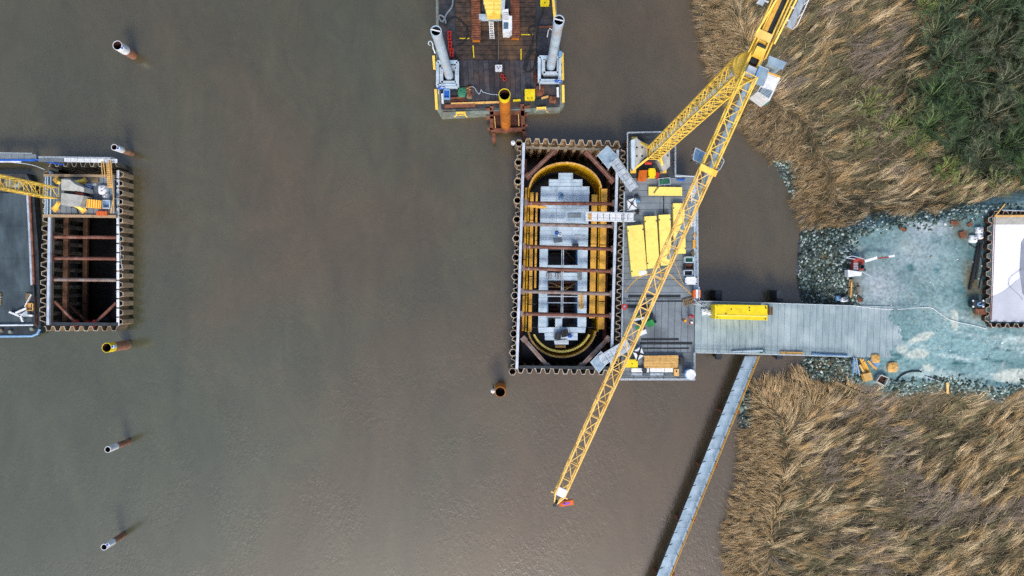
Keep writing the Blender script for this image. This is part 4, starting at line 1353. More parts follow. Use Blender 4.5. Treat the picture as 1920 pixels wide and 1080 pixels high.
# ------------------------------------------------------------------ flat grey barge on the left
fb = thing('flat_barge', 'flat grey steel barge moored beside the left cofferdam', 'barge', P(0, 500, -1))
MB().quadpx([(-140, 325), (50, 325), (62, 345), (72, 470), (76, 612), (73, 625), (60, 632), (-140, 634)], -1.2, 1.3).build('hull', 'steel_dark', fb)
planks(fb, 'deck_plate', 'left_barge', [(-140, 362), (53, 362), (62, 609), (-140, 609)], 1.31, 1.42, 4, 'x', breaks=3, gap=0.02, jit=0.003)
MB().quadpx([(-140, 326), (49, 326), (60, 345), (62, 359), (-140, 359)], 1.31, 1.38).build('deck_plate', 'barge_plate', fb)
MB().path([P(52, 363, 1.6), P(56, 440, 1.6), P(60, 535, 1.6)], 0.2, 8).build('edge_pipe', 'waler_steel', fb)
MB().path([P(-140, 611, 1.7), P(63, 609, 1.7)], 0.16, 8).build('edge_pipe', 'galv', fb)
MB().path([P(-140, 632, 1.3), P(60, 630, 1.3), P(70, 626, 1.3), P(75, 617, 1.3)], 0.2, 8).build('rubbing_strake', 'blue_pale', fb)
MB().bar(P(56.5, 365, 1.5), P(68, 610, 1.5), 0.3, 0.3).build('coaming', 'rust', fb)
MB().bar(P(62, 535, 1.6), P(65, 608, 1.6), 0.6, 0.45).build('coaming', 'steel_dark', fb)
for x, y in ((5, 620), (22, 622), (62, 617)):
    q = P(x, y, 1.3)
    MB().tube((q.x, q.y, 1.3), (q.x, q.y, 1.75), 0.28, 12).build('bollard', 'barge_rim', fb)
for k in range(22):
    y = 372 + k * 10.6
    q = P(66 + (y - 372) * 0.03, y, 0.7)
    MB().tube(q, q + Vector((0, -0.55, 0)), 0.36, 10).build('tyre_fender', 'rubber', fb)

# ------------------------------------------------------------------ small things
def rect(x0, y0, x1, y1):
    return [(x0, y0), (x1, y0), (x1, y1), (x0, y1)]


def rot(cx, cy, w, h, deg):
    c, s = math.cos(R(deg)), math.sin(R(deg))
    return [(cx + x * c + y * s, cy - x * s + y * c) for x, y in ((-w / 2, -h / 2), (w / 2, -h / 2), (w / 2, h / 2), (-w / 2, h / 2))]


def inset(q, k):
    cx, cy = sum(p[0] for p in q) / 4, sum(p[1] for p in q) / 4
    out = []
    for x, y in q:
        d = math.hypot(x - cx, y - cy)
        out.append((x + (cx - x) * k / d * 1.4, y + (cy - y) * k / d * 1.4))
    return out


def boxthing(name, label, cat, q, z0, z1, mat, lid=None, ribs=0, rib_mat=None, eyes=None, group=None, skids=True):
    """closed box: body on skids, overhanging lid, optional ribs across the lid and lifting eyes"""
    c = P(sum(p[0] for p in q) / 4, sum(p[1] for p in q) / 4, z1)
    t = thing(name, label, cat, (c.x, c.y, z0), group)
    MB().quadpx(inset(q, 0.5), z0 + (0.12 if skids else 0.0), z1 - 0.06).build('body', mat, t)
    if skids:
        for f in (0.18, 0.82):
            a, b = lerp(q[0], q[3], f), lerp(q[1], q[2], f)
            MB().bar(P(*lerp(a, b, .05), z0 + .06), P(*lerp(a, b, .95), z0 + .06), 0.15, 0.115).build('skid', 'steel_dark', t)
    ld_ = MB().quadpx(q, z1 - 0.058, z1).build('lid', lid or mat, t)
    for k in range(ribs):
        f = (k + .5) / ribs
        a, b = lerp(q[0], q[1], f), lerp(q[3], q[2], f)
        MB().bar(P(*lerp(a, b, .03), z1 + .03), P(*lerp(a, b, .97), z1 + .03), 0.1, 0.055).build('rib', rib_mat or mat, ld_)
    for f, g2 in (eyes or ()):
        e = P(*lerp(lerp(q[0], q[1], f), lerp(q[3], q[2], f), g2), z1)
        MB().tube((e.x, e.y, z1 + .001), (e.x, e.y, z1 + .1), 0.09, 8).build('lifting_eye', 'steel_dark', ld_)
    return t


def openbin(name, label, cat, q, z0, z1, mat, fill=None, group=None):
    c = P(sum(p[0] for p in q) / 4, sum(p[1] for p in q) / 4, z1)
    t = thing(name, label, cat, (c.x, c.y, z0), group)
    for i in range(4):
        a, b = P(*q[i], z1), P(*q[(i + 1) % 4], z1)
        MB().bar((a.x, a.y, (z0 + z1) / 2), (b.x, b.y, (z0 + z1) / 2), 0.14, z1 - z0).build('side_wall', mat, t)
    MB().quadpx(inset(q, 0.8), z0 + .02, z0 + (z1 - z0) * 0.4).build('contents', fill or 'steel_dark', t)
    return t


def bag(name, label, cat, cx, cy, z0, r, hgt, mat, seed=0, dark=None, sx=1.0, sy=1.0, group=None):
    """slumped woven bag: lumpy dome with lifting loops"""
    c = P(cx, cy, z0)
    t = thing(name, label, cat, c, group)
    mb = MB()
    nu, nv = 16, 8
    vs = []
    for j in range(nv + 1):
        ph_ = j / nv
        rr = math.sin(min(1, ph_ * 1.25 + .02) * math.pi / 2) if ph_ < .8 else 1.0
        zz = hgt * (1 - ph_ ** 2.2)
        for i in range(nu):
            a = 2 * math.pi * i / nu
            k = 1 + 0.22 * noise.noise((math.cos(a) * 1.5 + seed, math.sin(a) * 1.5, ph_ * 2 + seed))
            sq = 1 / max(abs(math.cos(a)), abs(math.sin(a))) ** 0.6
            vs.append((c.x + math.cos(a) * r * rr * k * sq * sx, c.y + math.sin(a) * r * rr * k * sq * sy, z0 + zz * (1 + .12 * noise.noise((i * .7, j * .9, seed)))))
    fs = [(j * nu + i, (j + 1) * nu + i, (j + 1) * nu + (i + 1) % nu, j * nu + (i + 1) % nu) for j in range(nv) for i in range(nu)]
    fs.append(tuple(range(nu - 1, -1, -1)))
    mb.add(vs, [f[::-1] for f in fs])
    mb.build('sack', mat, t, smooth=True)
    for k in range(3):
        a = seed + k * 2.1
        p0 = Vector((c.x + math.cos(a) * r * .45, c.y + math.sin(a) * r * .45, z0 + hgt * .92))
        MB().path([p0, p0 + Vector((.12, .05, .2)), p0 + Vector((.3, .1, .16)), p0 + Vector((.36, .12, -.05))], 0.04, 5).build('loop', dark or 'blue', t)
    return t


def hose(name, label, pts, z, r, mat, cat='hose', jitter=0.0, smooth_n=6, group=None):
    W = [P(x, y, z) for x, y in pts]
    out = []
    n = len(W)
    for i in range(n - 1):
        p0, p1, p2, p3 = W[max(i - 1, 0)], W[i], W[i + 1], W[min(i + 2, n - 1)]
        for k in range(smooth_n):
            t = k / smooth_n
            out.append(0.5 * ((2 * p1) + (p2 - p0) * t + (2 * p0 - 5 * p1 + 4 * p2 - p3) * t * t + (3 * p1 - p0 - 3 * p2 + p3) * t ** 3))
    out.append(W[-1])
    out = [o + Vector((0, 0, 0.03 * math.sin(i))) for i, o in enumerate(out)]
    return single(MB().path(out, r, 6), name, mat, label, cat, group, smooth=True)


def planks_stack(name, label, cat, q, z0, mat, nrow, layers, th=0.12, group=None, extra=None):
    c = P(sum(p[0] for p in q) / 4, sum(p[1] for p in q) / 4, z0)
    t = thing(name, label, cat, (c.x, c.y, z0), group)
    for l in range(layers):
        z1 = z0 + (l + 1) * th
        for i in range(nrow):
            a, b = (i + .06) / nrow, (i + .94) / nrow
            j0, j1 = random.uniform(0, .03), random.uniform(.97, 1)
            L0, R0 = lerp(q[0], q[3], a), lerp(q[1], q[2], a)
            L1, R1 = lerp(q[0], q[3], b), lerp(q[1], q[2], b)
            MB().quadpx([lerp(L0, R0, j0), lerp(L0, R0, j1), lerp(L1, R1, j1), lerp(L1, R1, j0)], z1 - th + .004, z1).build('board', mat, t)
    return t


E4 = ((.04, .1), (.96, .1), (.04, .9), (.96, .9))
# --- yellow boxes on the platform
gY = 'long yellow steel boxes on the work platform'
boxthing('steel_box', 'widest long yellow steel box lying askew nearest the cofferdam', 'steel box', [(1176, 423.7), (1205.6, 421), (1214, 516.3), (1184.3, 519)], ZD + .02, ZD + 1.0, 'form_yellow', group=gY, eyes=E4)
boxthing('steel_box', 'long yellow steel box second from the cofferdam in the platform row', 'steel box', [(1208.3, 406), (1231, 404.6), (1237, 502), (1214, 504)], ZD + .02, ZD + 1.0, 'form_yellow', group=gY, eyes=E4)
boxthing('steel_box', 'long yellow steel box third from the cofferdam, partly under the jib', 'steel box', [(1235, 403), (1257, 402), (1259.6, 497), (1239, 498)], ZD + .02, ZD + 1.0, 'form_yellow', group=gY, eyes=E4)
boxthing('steel_box', 'long yellow steel box nearest the east railing, crossed by the jib', 'steel box', [(1262, 381), (1283, 381), (1286, 475.5), (1264, 476)], ZD + .02, ZD + 1.0, 'form_yellow', group=gY, eyes=E4)
single(MB().quadpx([(1198, 508), (1211, 507), (1213, 515), (1199, 517)], ZD + 1.004, ZD + 1.03), 'cover_sheet', 'white', 'small white sheet on the south end of the widest yellow box', 'sheet')
sl = boxthing('form_panel', 'pale cream panel lying crosswise north of the yellow boxes', 'panel', [(1216, 350), (1279, 351), (1279, 367), (1216, 366.5)], ZD + .02, ZD + .5, 'timber', lid='form_yellow')
MB().bar(P(1226, 362, ZD + .56), P(1235, 350, ZD + .56), 0.2, 0.08).build('strap', 'timber_old', sl)
ct = boxthing('container', 'bright yellow site container parked on the bridge by the north railing', 'container', [(1340, 571), (1439, 572.5), (1439, 601), (1340, 598)], ZD + .02, ZD + 2.5, 'bright_yellow', eyes=E4)
MB().quadpx([(1341, 590), (1438, 592), (1438, 594), (1341, 592)], ZD + 2.505, ZD + 2.56).build('roof_rib', 'form_yellow', ct)
MB().quadpx([(1340.5, 571.5), (1344, 571.5), (1344, 597.5), (1340.5, 597.5)], ZD + 2.505, ZD + 2.6).build('end_rail', 'bright_yellow', ct)
for x, y in ((1361, 588), (1371, 580), (1405, 577), (1405, 582), (1436, 578)):
    q = P(x, y, ZD + 2.5)
    MB().tube((q.x, q.y, ZD + 2.505), (q.x, q.y, ZD + 2.58), 0.1, 8).build('roof_plug', 'steel_dark', ct)
boxthing('crate', 'dark brown crate against the east end of the yellow site container', 'crate', rect(1440.5, 575.5, 1449, 590.5), ZD + .02, ZD + 1.2, 'rust_dark', ribs=3, rib_mat='timber_old')
# --- round the crane base
boxthing('crate', 'orange slatted crate in front of the big crane legs', 'crate', [(1199, 319.5), (1214, 319), (1211, 339), (1196, 338)], ZD + .02, ZD + 1.3, 'orange', ribs=5, rib_mat='pile_orange')
boxthing('tool_box', 'bright yellow tool box between orange crate and red bin at the crane base', 'tool box', rect(1216, 315.5, 1229.5, 333), ZD + .02, ZD + 1.5, 'bright_yellow', eyes=E4)
boxthing('bin', 'small red bin beside the yellow tool box at the crane base', 'bin', [(1230, 322), (1237, 325), (1234, 335), (1228, 333)], ZD + .02, ZD + .9, 'hi_vis_red', lid='red')
cgt = thing('wire_cage', 'pale green wire cage pallet east of the crane base', 'cage', P(1246, 340, ZD + .02))
for z in (.15, .6, 1.1):
    for a, b in (((1235, 335), (1256, 333)), ((1256, 333), (1257, 345)), ((1257, 345), (1236, 347)), ((1236, 347), (1235, 335))):
        MB().bar(P(*a, ZD + z), P(*b, ZD + z), 0.07).build('wire_bar', 'galv', cgt)
for x, y in ((1235, 335), (1256, 333), (1257, 345), (1236, 347), (1245, 334), (1247, 346)):
    q = P(x, y, ZD + 1.1)
    MB().bar(q, (q.x, q.y, ZD + .03), 0.07).build('wire_post', 'galv', cgt)
MB().quadpx([(1237, 337), (1255, 335), (1255.5, 344), (1238, 345.5)], ZD + .06, ZD + .14).build('cage_floor', 'green_tarp', cgt)
single(MB().path([P(1269, 336, ZD + .15), P(1279, 338, ZD + .15), P(1284, 336, ZD + .15)], .14, 6), 'hose_bundle', 'blue', 'short blue hose bundle at the north east platform corner', 'hose')
tk = thing('water_tank', 'white plastic water tank in a cage by the north gangway', 'tank', P(1185, 382, ZD + .02))
MB().quadpx([(1176, 375), (1191, 371), (1195, 391), (1178, 394)], ZD + .15, ZD + 1.15).build('tank', 'white', tk)
for a, b in (((1176, 375), (1195, 391)), ((1191, 371), (1178, 394))):
    MB().bar(P(*a, ZD + 1.2), P(*b, ZD + 1.2), 0.09).build('cage_bar', 'steel_dark', tk)
q = P(1185, 382, ZD + 1.2)
MB().tube(q, q + Vector((0, 0, .15)), .22, 12).build('cap', 'steel_dark', tk)
for k, (x, y) in enumerate(((1193, 369), (1196, 376), (1194, 398))):
    bag('cable_heap', ('dark cable heap at the foot of the north gangway', 'blue grey cable heap beside the caged water tank', 'dark cable heap between the water tank and middle gangway')[k], 'cable', x, y, ZD + .01, .35, .3, ('steel_dark', 'blue_pale', 'rubber')[k], k * 3.0, 'steel_dark')
# perforated white ladder tray by the east railing
pl = thing('cable_ladder', 'long white cable ladder lying along the east railing of the platform', 'ladder', P(1300, 385, ZD + .02))
for x in (1297, 1304):
    MB().bar(P(x, 346, ZD + .15), P(x - 1, 425, ZD + .15), 0.16, 0.2).build('side_rail', 'white', pl)
for k in range(26):
    y = 348 + k * 3
    MB().bar(P(1297, y, ZD + .15), P(1303.5, y, ZD + .15), 0.12, 0.1).build('rung', 'white', pl)
for k, (x0, y0, x1, y1, m, lb) in enumerate(((1301, 436, 1306, 445, 'timber', 'small timber off-cut pile at the east railing north of the bins'), (1299, 449, 1305, 466, 'timber_yellow', 'heap of orange timber wedges at the east railing'), (1296, 471, 1303, 479, 'timber_old', 'small brown timber coil just north of the three bins'))):
    planks_stack('timber_offcuts', lb, 'timber', rot((x0 + x1) / 2, (y0 + y1) / 2, y1 - y0, x1 - x0, 70 + k * 20), ZD + .02, m, 3, 2)
gB = 'three open bins at the east railing'
openbin('open_bin', 'grey open bin with dark green water, northernmost of three by the east railing', 'bin', rect(1284.5, 482, 1300, 492), ZD + .02, ZD + 1.0, 'galv', 'green_tarp', group=gB)
openbin('open_bin', 'open bin filled with rusty scrap, middle of three by the east railing', 'bin', rect(1285, 494.5, 1300, 504.5), ZD + .02, ZD + .9, 'steel_dark', 'rust', group=gB)
openbin('open_bin', 'grey open bin with dark contents, southernmost of three by the east railing', 'bin', rect(1283, 507, 1299, 516.5), ZD + .02, ZD + 1.0, 'galv', 'steel_dark', group=gB)
boxthing('storage_box', 'white storage box with pale blue side south of the open bins', 'box', rect(1285, 519, 1306, 533.5), ZD + .02, ZD + 1.4, 'blue_pale', lid='white', eyes=E4)
om = boxthing('generator', 'orange generator on the platform corner where the bridge begins', 'generator', rect(1300, 544, 1314, 558), ZD + .02, ZD + 1.4, 'orange')
MB().boxpx(1305, 543, 1309.5, 559, ZD + 1.405, ZD + 1.5).build('white_stripe', 'white', om)
MB().bar(P(1311, 538, ZD + 1.7), P(1311, 562, ZD + 1.7), .1).build('lifting_frame', 'galv', om)
pg = thing('grid_mat', 'dark brown grid mat lying askew at the bridge entrance', 'mat', P(1290, 566, ZD + .02))
gq = rot(1290.5, 565.5, 17, 11, 14)
for k in range(6):
    a, b = lerp(gq[0], gq[1], k / 5), lerp(gq[3], gq[2], k / 5)
    MB().bar(P(*a, ZD + .12), P(*b, ZD + .12), 0.16, 0.16).build('slat', 'timber_old', pg)
for k in range(3):
    a, b = lerp(gq[0], gq[3], k / 2), lerp(gq[1], gq[2], k / 2)
    MB().bar(P(*a, ZD + .24), P(*b, ZD + .24), 0.12, 0.08).build('cross_slat', 'timber_old', pg)
tp = thing('scaffold_pipes', 'tangle of pale scaffold pipes at the bridge entrance', 'pipes', P(1312, 570, ZD + .02))
for k in range(11):
    a = (1302 + random.uniform(-2, 5), 561 + random.uniform(-1, 12))
    b = (1318 + random.uniform(-4, 8), 569 + random.uniform(-4, 10))
    MB().tube(P(*a, ZD + .1 + k * .06), P(*b, ZD + .1 + k * .06), .05, 6).build('pipe', 'galv', tp)
bag('bulk_bag', 'crumpled white bulk bag west of the yellow container', 'bag', 1320, 584, ZD + .01, .5, .7, 'white', 1.3, 'galv')
bag('bulk_bag', 'white bulk bag with brown spill touching the yellow container end', 'bag', 1330, 586, ZD + .01, .42, .6, 'white', 4.7, 'timber_old')
lb_ = thing('lifebuoy', 'orange red lifebuoy with white band on the platform railing', 'lifebuoy', P(1171, 575, ZD + .05))
q = P(1171, 575, ZD + 1.2)
MB().path([q + Vector((.36 * math.cos(a), .36 * math.sin(a), 0)) for a in [k * 2 * math.pi / 16 for k in range(17)]], .11, 8).build('ring', 'hi_vis_red', lb_)
MB().bar(q + Vector((0, 0, -1.1)), q + Vector((0, 0, -.1)), .12).build('stand', 'white', lb_)
# --- green boom lift on a grey mat
single(MB().quadpx([(1170, 579), (1225, 577), (1227, 632), (1172, 634)], ZD + .03, ZD + .07), 'ground_mat', 'deck_grey', 'grey protective mat under the green boom lift', 'mat')
bl = thing('boom_lift', 'green boom lift folded on a grey mat beneath the jib', 'lift', P(1205, 606, ZD + .07))
MB().quadpx(rot(1211, 600, 32, 14, 22), ZD + .45, ZD + .95).build('chassis', 'steel_dark', bl)
for k, (x, y) in enumerate(((1197, 600), (1220, 590), (1203, 613), (1226, 604))):
    q = P(x, y, ZD + .5)
    d = Vector((math.sin(R(-22)), math.cos(R(22)), 0)) * .17
    wh = MB().tube(q - d, q + d, .42, 16).build('wheel', 'rubber', bl, smooth=True)
    MB().tube(q - d * 1.06, q + d * 1.06, .2, 10).build('rim', 'white', wh)
MB().quadpx(rot(1212, 599, 16, 10, 22), ZD + .96, ZD + 1.7).build('turret', 'green', bl)
MB().bar(P(1193, 616, ZD + 1.9), P(1224, 601, ZD + 2.0), .5, .45).build('lower_boom', 'green', bl)
MB().bar(P(1189, 600, ZD + 2.0), P(1216, 594, ZD + 2.3), .32, .35).build('upper_boom', 'galv', bl)
MB().quadpx(rot(1192, 595, 16, 7, 20), ZD + 1.2, ZD + 1.7).build('engine_cover', 'green', bl)
bk_ = MB().quadpx(rot(1204, 624, 17, 8, 20), ZD + .5, ZD + .6).build('basket_floor', 'white', bl)
for q0, q1 in zip(rot(1204, 624, 17, 8, 20), rot(1204, 624, 17, 8, 20)[1:]):
    MB().bar(P(*q0, ZD + 1.5), P(*q1, ZD + 1.5), .07).build('basket_rail', 'galv', bk_)
MB().quadpx(rot(1222, 609, 12, 6, 22), ZD + 1.2, ZD + 1.75).build('counterweight', 'green', bl)
# --- south end of the platform
tx = thing('caged_tank', 'white caged tank with dark cross straps beside the timber stack', 'tank', P(1197, 663, ZD + .02))
qq = [(1187, 659), (1202, 650), (1208, 666), (1194, 677)]
MB().quadpx(qq, ZD + .15, ZD + 1.1).build('tank', 'white', tx)
for a, b in ((0, 2), (1, 3)):
    MB().bar(P(*qq[a], ZD + 1.15), P(*qq[b], ZD + 1.15), .22, .08).build('strap', 'black', tx)
q = P(1197.5, 663, ZD + 1.2)
MB().tube(q, q + Vector((0, 0, .1)), .3, 12).build('cap', 'black', tx)
boxthing('tool_box', 'bright yellow tool box west of the timber stack at the south end', 'tool box', rect(1172, 674, 1196, 689), ZD + .02, ZD + 1.1, 'bright_yellow', eyes=((.55, .55),))
planks_stack('timber_stack', 'stack of pale sawn planks at the south end of the platform', 'timber', [(1207, 667), (1273, 666), (1271, 691), (1207, 690)], ZD + .12, 'timber', 8, 5)
boxthing('crate', 'dark crate at the east end of the plank stack', 'crate', rect(1274, 670, 1284, 684), ZD + .02, ZD + .8, 'steel_dark', ribs=2)
wb = thing('beam_row', 'row of white painted steel beams along the south platform edge', 'beams', P(1230, 697, ZD + .02))
for k, (x0, x1) in enumerate(((1184, 1206), (1207, 1217), (1219, 1246), (1247, 1262))):
    MB().boxpx(x0, 690.5, x1, 698, ZD + .02, ZD + .5).build('beam', 'white', wb)
    MB().boxpx(x0, 700, x1 - 2, 704, ZD + .02, ZD + .4).build('beam', 'deck_grey' if k % 2 else 'galv', wb)
q = P(1208, 694, ZD + .55)
MB().tube(q, q + Vector((0, 0, .2)), .4, 12).build('coil', 'steel_dark', wb)
boxthing('valve_box', 'beige box with round valve beside the white octagonal tank', 'box', rect(1264, 692, 1273, 705), ZD + .02, ZD + .9, 'timber', eyes=((.5, .3), (.5, .4)))
wt = thing('white_tank', 'white octagonal tank with pale blue skirt at the platform south east corner', 'tank', P(1294, 702, ZD + .02))
q = P(1294, 702, ZD + 1.3)
MB().tube((q.x, q.y, ZD + .02), (q.x, q.y, ZD + 1.25), .85, 8).build('skirt', 'blue_pale', wt)
MB().tube((q.x + .1, q.y, ZD + 1.251), (q.x + .1, q.y, ZD + 1.35), .8, 8).build('top', 'white', wt)
hose('air_hose', 'yellow air hose curving over the deck towards the orange generator', [(1172, 548), (1186, 530), (1205, 517), (1240, 511), (1256, 515), (1275, 533), (1297, 552)], ZD + 1.0, .07, 'timber_yellow')
hose('cable', 'thin brown cable running down the deck from yellow boxes to bins', [(1262, 486), (1270, 503), (1278, 525), (1282, 532)], ZD + .08, .05, 'timber')
hose('cable', 'black ladder marked cable down the middle of the north deck', [(1244.5, 366), (1244.5, 402)], ZD + .08, .06, 'black')


# --- gangways over the cofferdam
def gangway(label, a, b, width, z, landing, mat='galv', rails=True):
    t = thing('gangway', label, 'gangway', P(*a, z))
    A, B = P(*a, z), P(*b, z)
    d = (B - A).normalized()
    s = d.cross(Vector((0, 0, 1)))
    n = max(3, int((B - A).length / 0.9))
    for i in range(n):
        p0, p1 = A.lerp(B, i / n), A.lerp(B, (i + 1) / n - 0.012)
        MB().bar(p0, p1, width, .08).build('tread_panel', mat, t)
    for sg in (-1, 1):
        o = s * (sg * (width / 2 + .04))
        MB().bar(A + o - Vector((0, 0, .1)), B + o - Vector((0, 0, .1)), .12, .3).build('stringer', mat, t)
        if rails:
            for hh in (.55, 1.1):
                MB().bar(A + o + Vector((0, 0, hh)), B + o + Vector((0, 0, hh)), .07).build('handrail', 'galv', t)
            for i in range(n // 2 + 1):
                p = A.lerp(B, i / (n // 2)) + o
                MB().bar(p, p + Vector((0, 0, 1.1)), .07).build('post', 'galv', t)
    if landing:
        lz = z - .12
        lf = MB().quadpx(landing, lz - .08, lz).build('landing', 'walk_blue', t)
        for i in range(4):
            a2, b2 = P(*landing[i], lz + 1.0), P(*landing[(i + 1) % 4], lz + 1.0)
            MB().bar(a2, b2, .07).build('landing_rail', 'galv', lf)
            MB().bar(a2, a2 - Vector((0, 0, 1.0)), .07).build('landing_post', 'galv', lf)
            m_ = a2.lerp(b2, .5)
            MB().bar(m_, m_ - Vector((0, 0, 1.0)), .05).build('landing_post', 'galv', lf)
    return t


gangway('galvanised gangway slanting over the north east corner of the large cofferdam', (1150, 301), (1188, 356), 1.1, ZD + .75, [(1120, 291), (1139, 273), (1157, 292), (1141, 317)])
gangway('galvanised gangway slanting over the south east corner of the large cofferdam', (1126, 676), (1180, 644), 1.35, ZD + .75, [(1107, 679), (1127, 659), (1144, 674), (1123, 699)])
gw = gangway('straight white gangway crossing from platform to pier top at mid cofferdam', (1098, 406), (1189, 408), 1.15, ZD + .4, [(1061, 397), (1098, 397), (1098, 416), (1061, 416)], 'white')
MB().boxpx(1065, 400, 1089, 408, ZD + .3, ZD + .4).build('landing_grate', 'deck_grey', gw)
MB().boxpx(1103, 400, 1109, 413, ZD + .46, ZD + .52).build('timber_board', 'timber', gw)

# --- clutter on the grey pier platform
single(MB().quadpx([(989, 383), (1024, 387), (1024, 391.5), (989, 388)], 1.2, 1.3), 'plank', 'timber_yellow', 'yellow plank laid across the formwork beside the second strut', 'plank')
gC = 'small gear on the pier platform'
for k, (nm, lb, x, y, w, h, m, hh) in enumerate((('hose_coil', 'blue hose coil on the grey pier platform below the white gangway', 1044, 437, 6, 4, 'blue', .3),
        ('hose_coil', 'white and blue hose coil right beside the blue coil on the pier platform', 1050, 440, 6, 5, 'white', .25))):
    q = P(x, y, ZP + .02)
    t = thing(nm, lb, 'hose', q, gC)
    for j in range(3):
        r_ = .3 - j * .06
        MB().path([q + Vector((r_ * math.cos(a), r_ * math.sin(a), .06 + j * .07)) for a in [i * math.pi / 7 for i in range(15)]], .05, 5).build('loop', m, t)
planks_stack('scaffold_parts', 'heap of scaffold parts on the pier platform under the hose coils', 'scaffold', rot(1046, 451, 16, 8, 8), ZP + .02, 'deck_grey', 5, 2, .09)
planks_stack('scaffold_parts', 'flat bundle of scaffold frames on the right of the pier platform', 'scaffold', rot(1087, 446, 20, 10, -5), ZP + .02, 'galv', 6, 1, .1)
boxthing('battery_box', 'small black box by the red strut on the pier platform', 'box', rect(1073, 457, 1085, 462), ZP + .02, ZP + .7, 'steel_dark')
boxthing('pump', 'dark square pump at the left of the pier platform cross walk', 'pump', rect(1025.5, 511, 1034, 523), ZP + .02, ZP + .6, 'steel_dark', ribs=3, rib_mat='galv')
boxthing('pump', 'dark square pump right of its twin on the pier cross walk', 'pump', rect(1042, 512, 1050.5, 523), ZP + .02, ZP + .6, 'steel_dark', ribs=3, rib_mat='galv')
boxthing('grating_stack', 'grey grating stack at the right end of the pier cross walk', 'grating', rect(1083.5, 510, 1091, 525), ZP + .02, ZP + .3, 'deck_grey', ribs=4)
planks_stack('plank_pair', 'two orange planks on the right edge of the pier platform', 'planks', [(1085, 551), (1085.01, 580), (1094, 580), (1094, 551)], ZP + .02, 'timber', 2, 1)
boxthing('machine', 'black machine on the south end of the pier platform', 'machine', rot(1059, 625, 14, 13, 15), ZP + .02, ZP + 1.0, 'black', ribs=2, rib_mat='steel_dark')
boxthing('machine', 'dark grey machine left of the black one at the pier platform south end', 'machine', rot(1046, 631, 12, 13, -8), ZP + .02, ZP + .8, 'steel_dark', ribs=2, rib_mat='rubber')
bag('tarp_heap', 'blue tarp heap beside the black machine on the pier platform', 'tarp', 1068.5, 630, ZP + .01, .3, .35, 'blue', 2.2)
planks_stack('frame_bundle', 'bundle of white frames at the very south tip of the pier platform', 'frames', rot(1054, 641, 20, 7, 6), ZP + .02, 'galv', 4, 2, .08)
bag('stain_sack', 'grey sack on the north half of the pier platform', 'sack', 1051, 368, ZP + .01, .42, .18, 'blue_pale', 5.5, 'steel_dark', .9, 1.4)


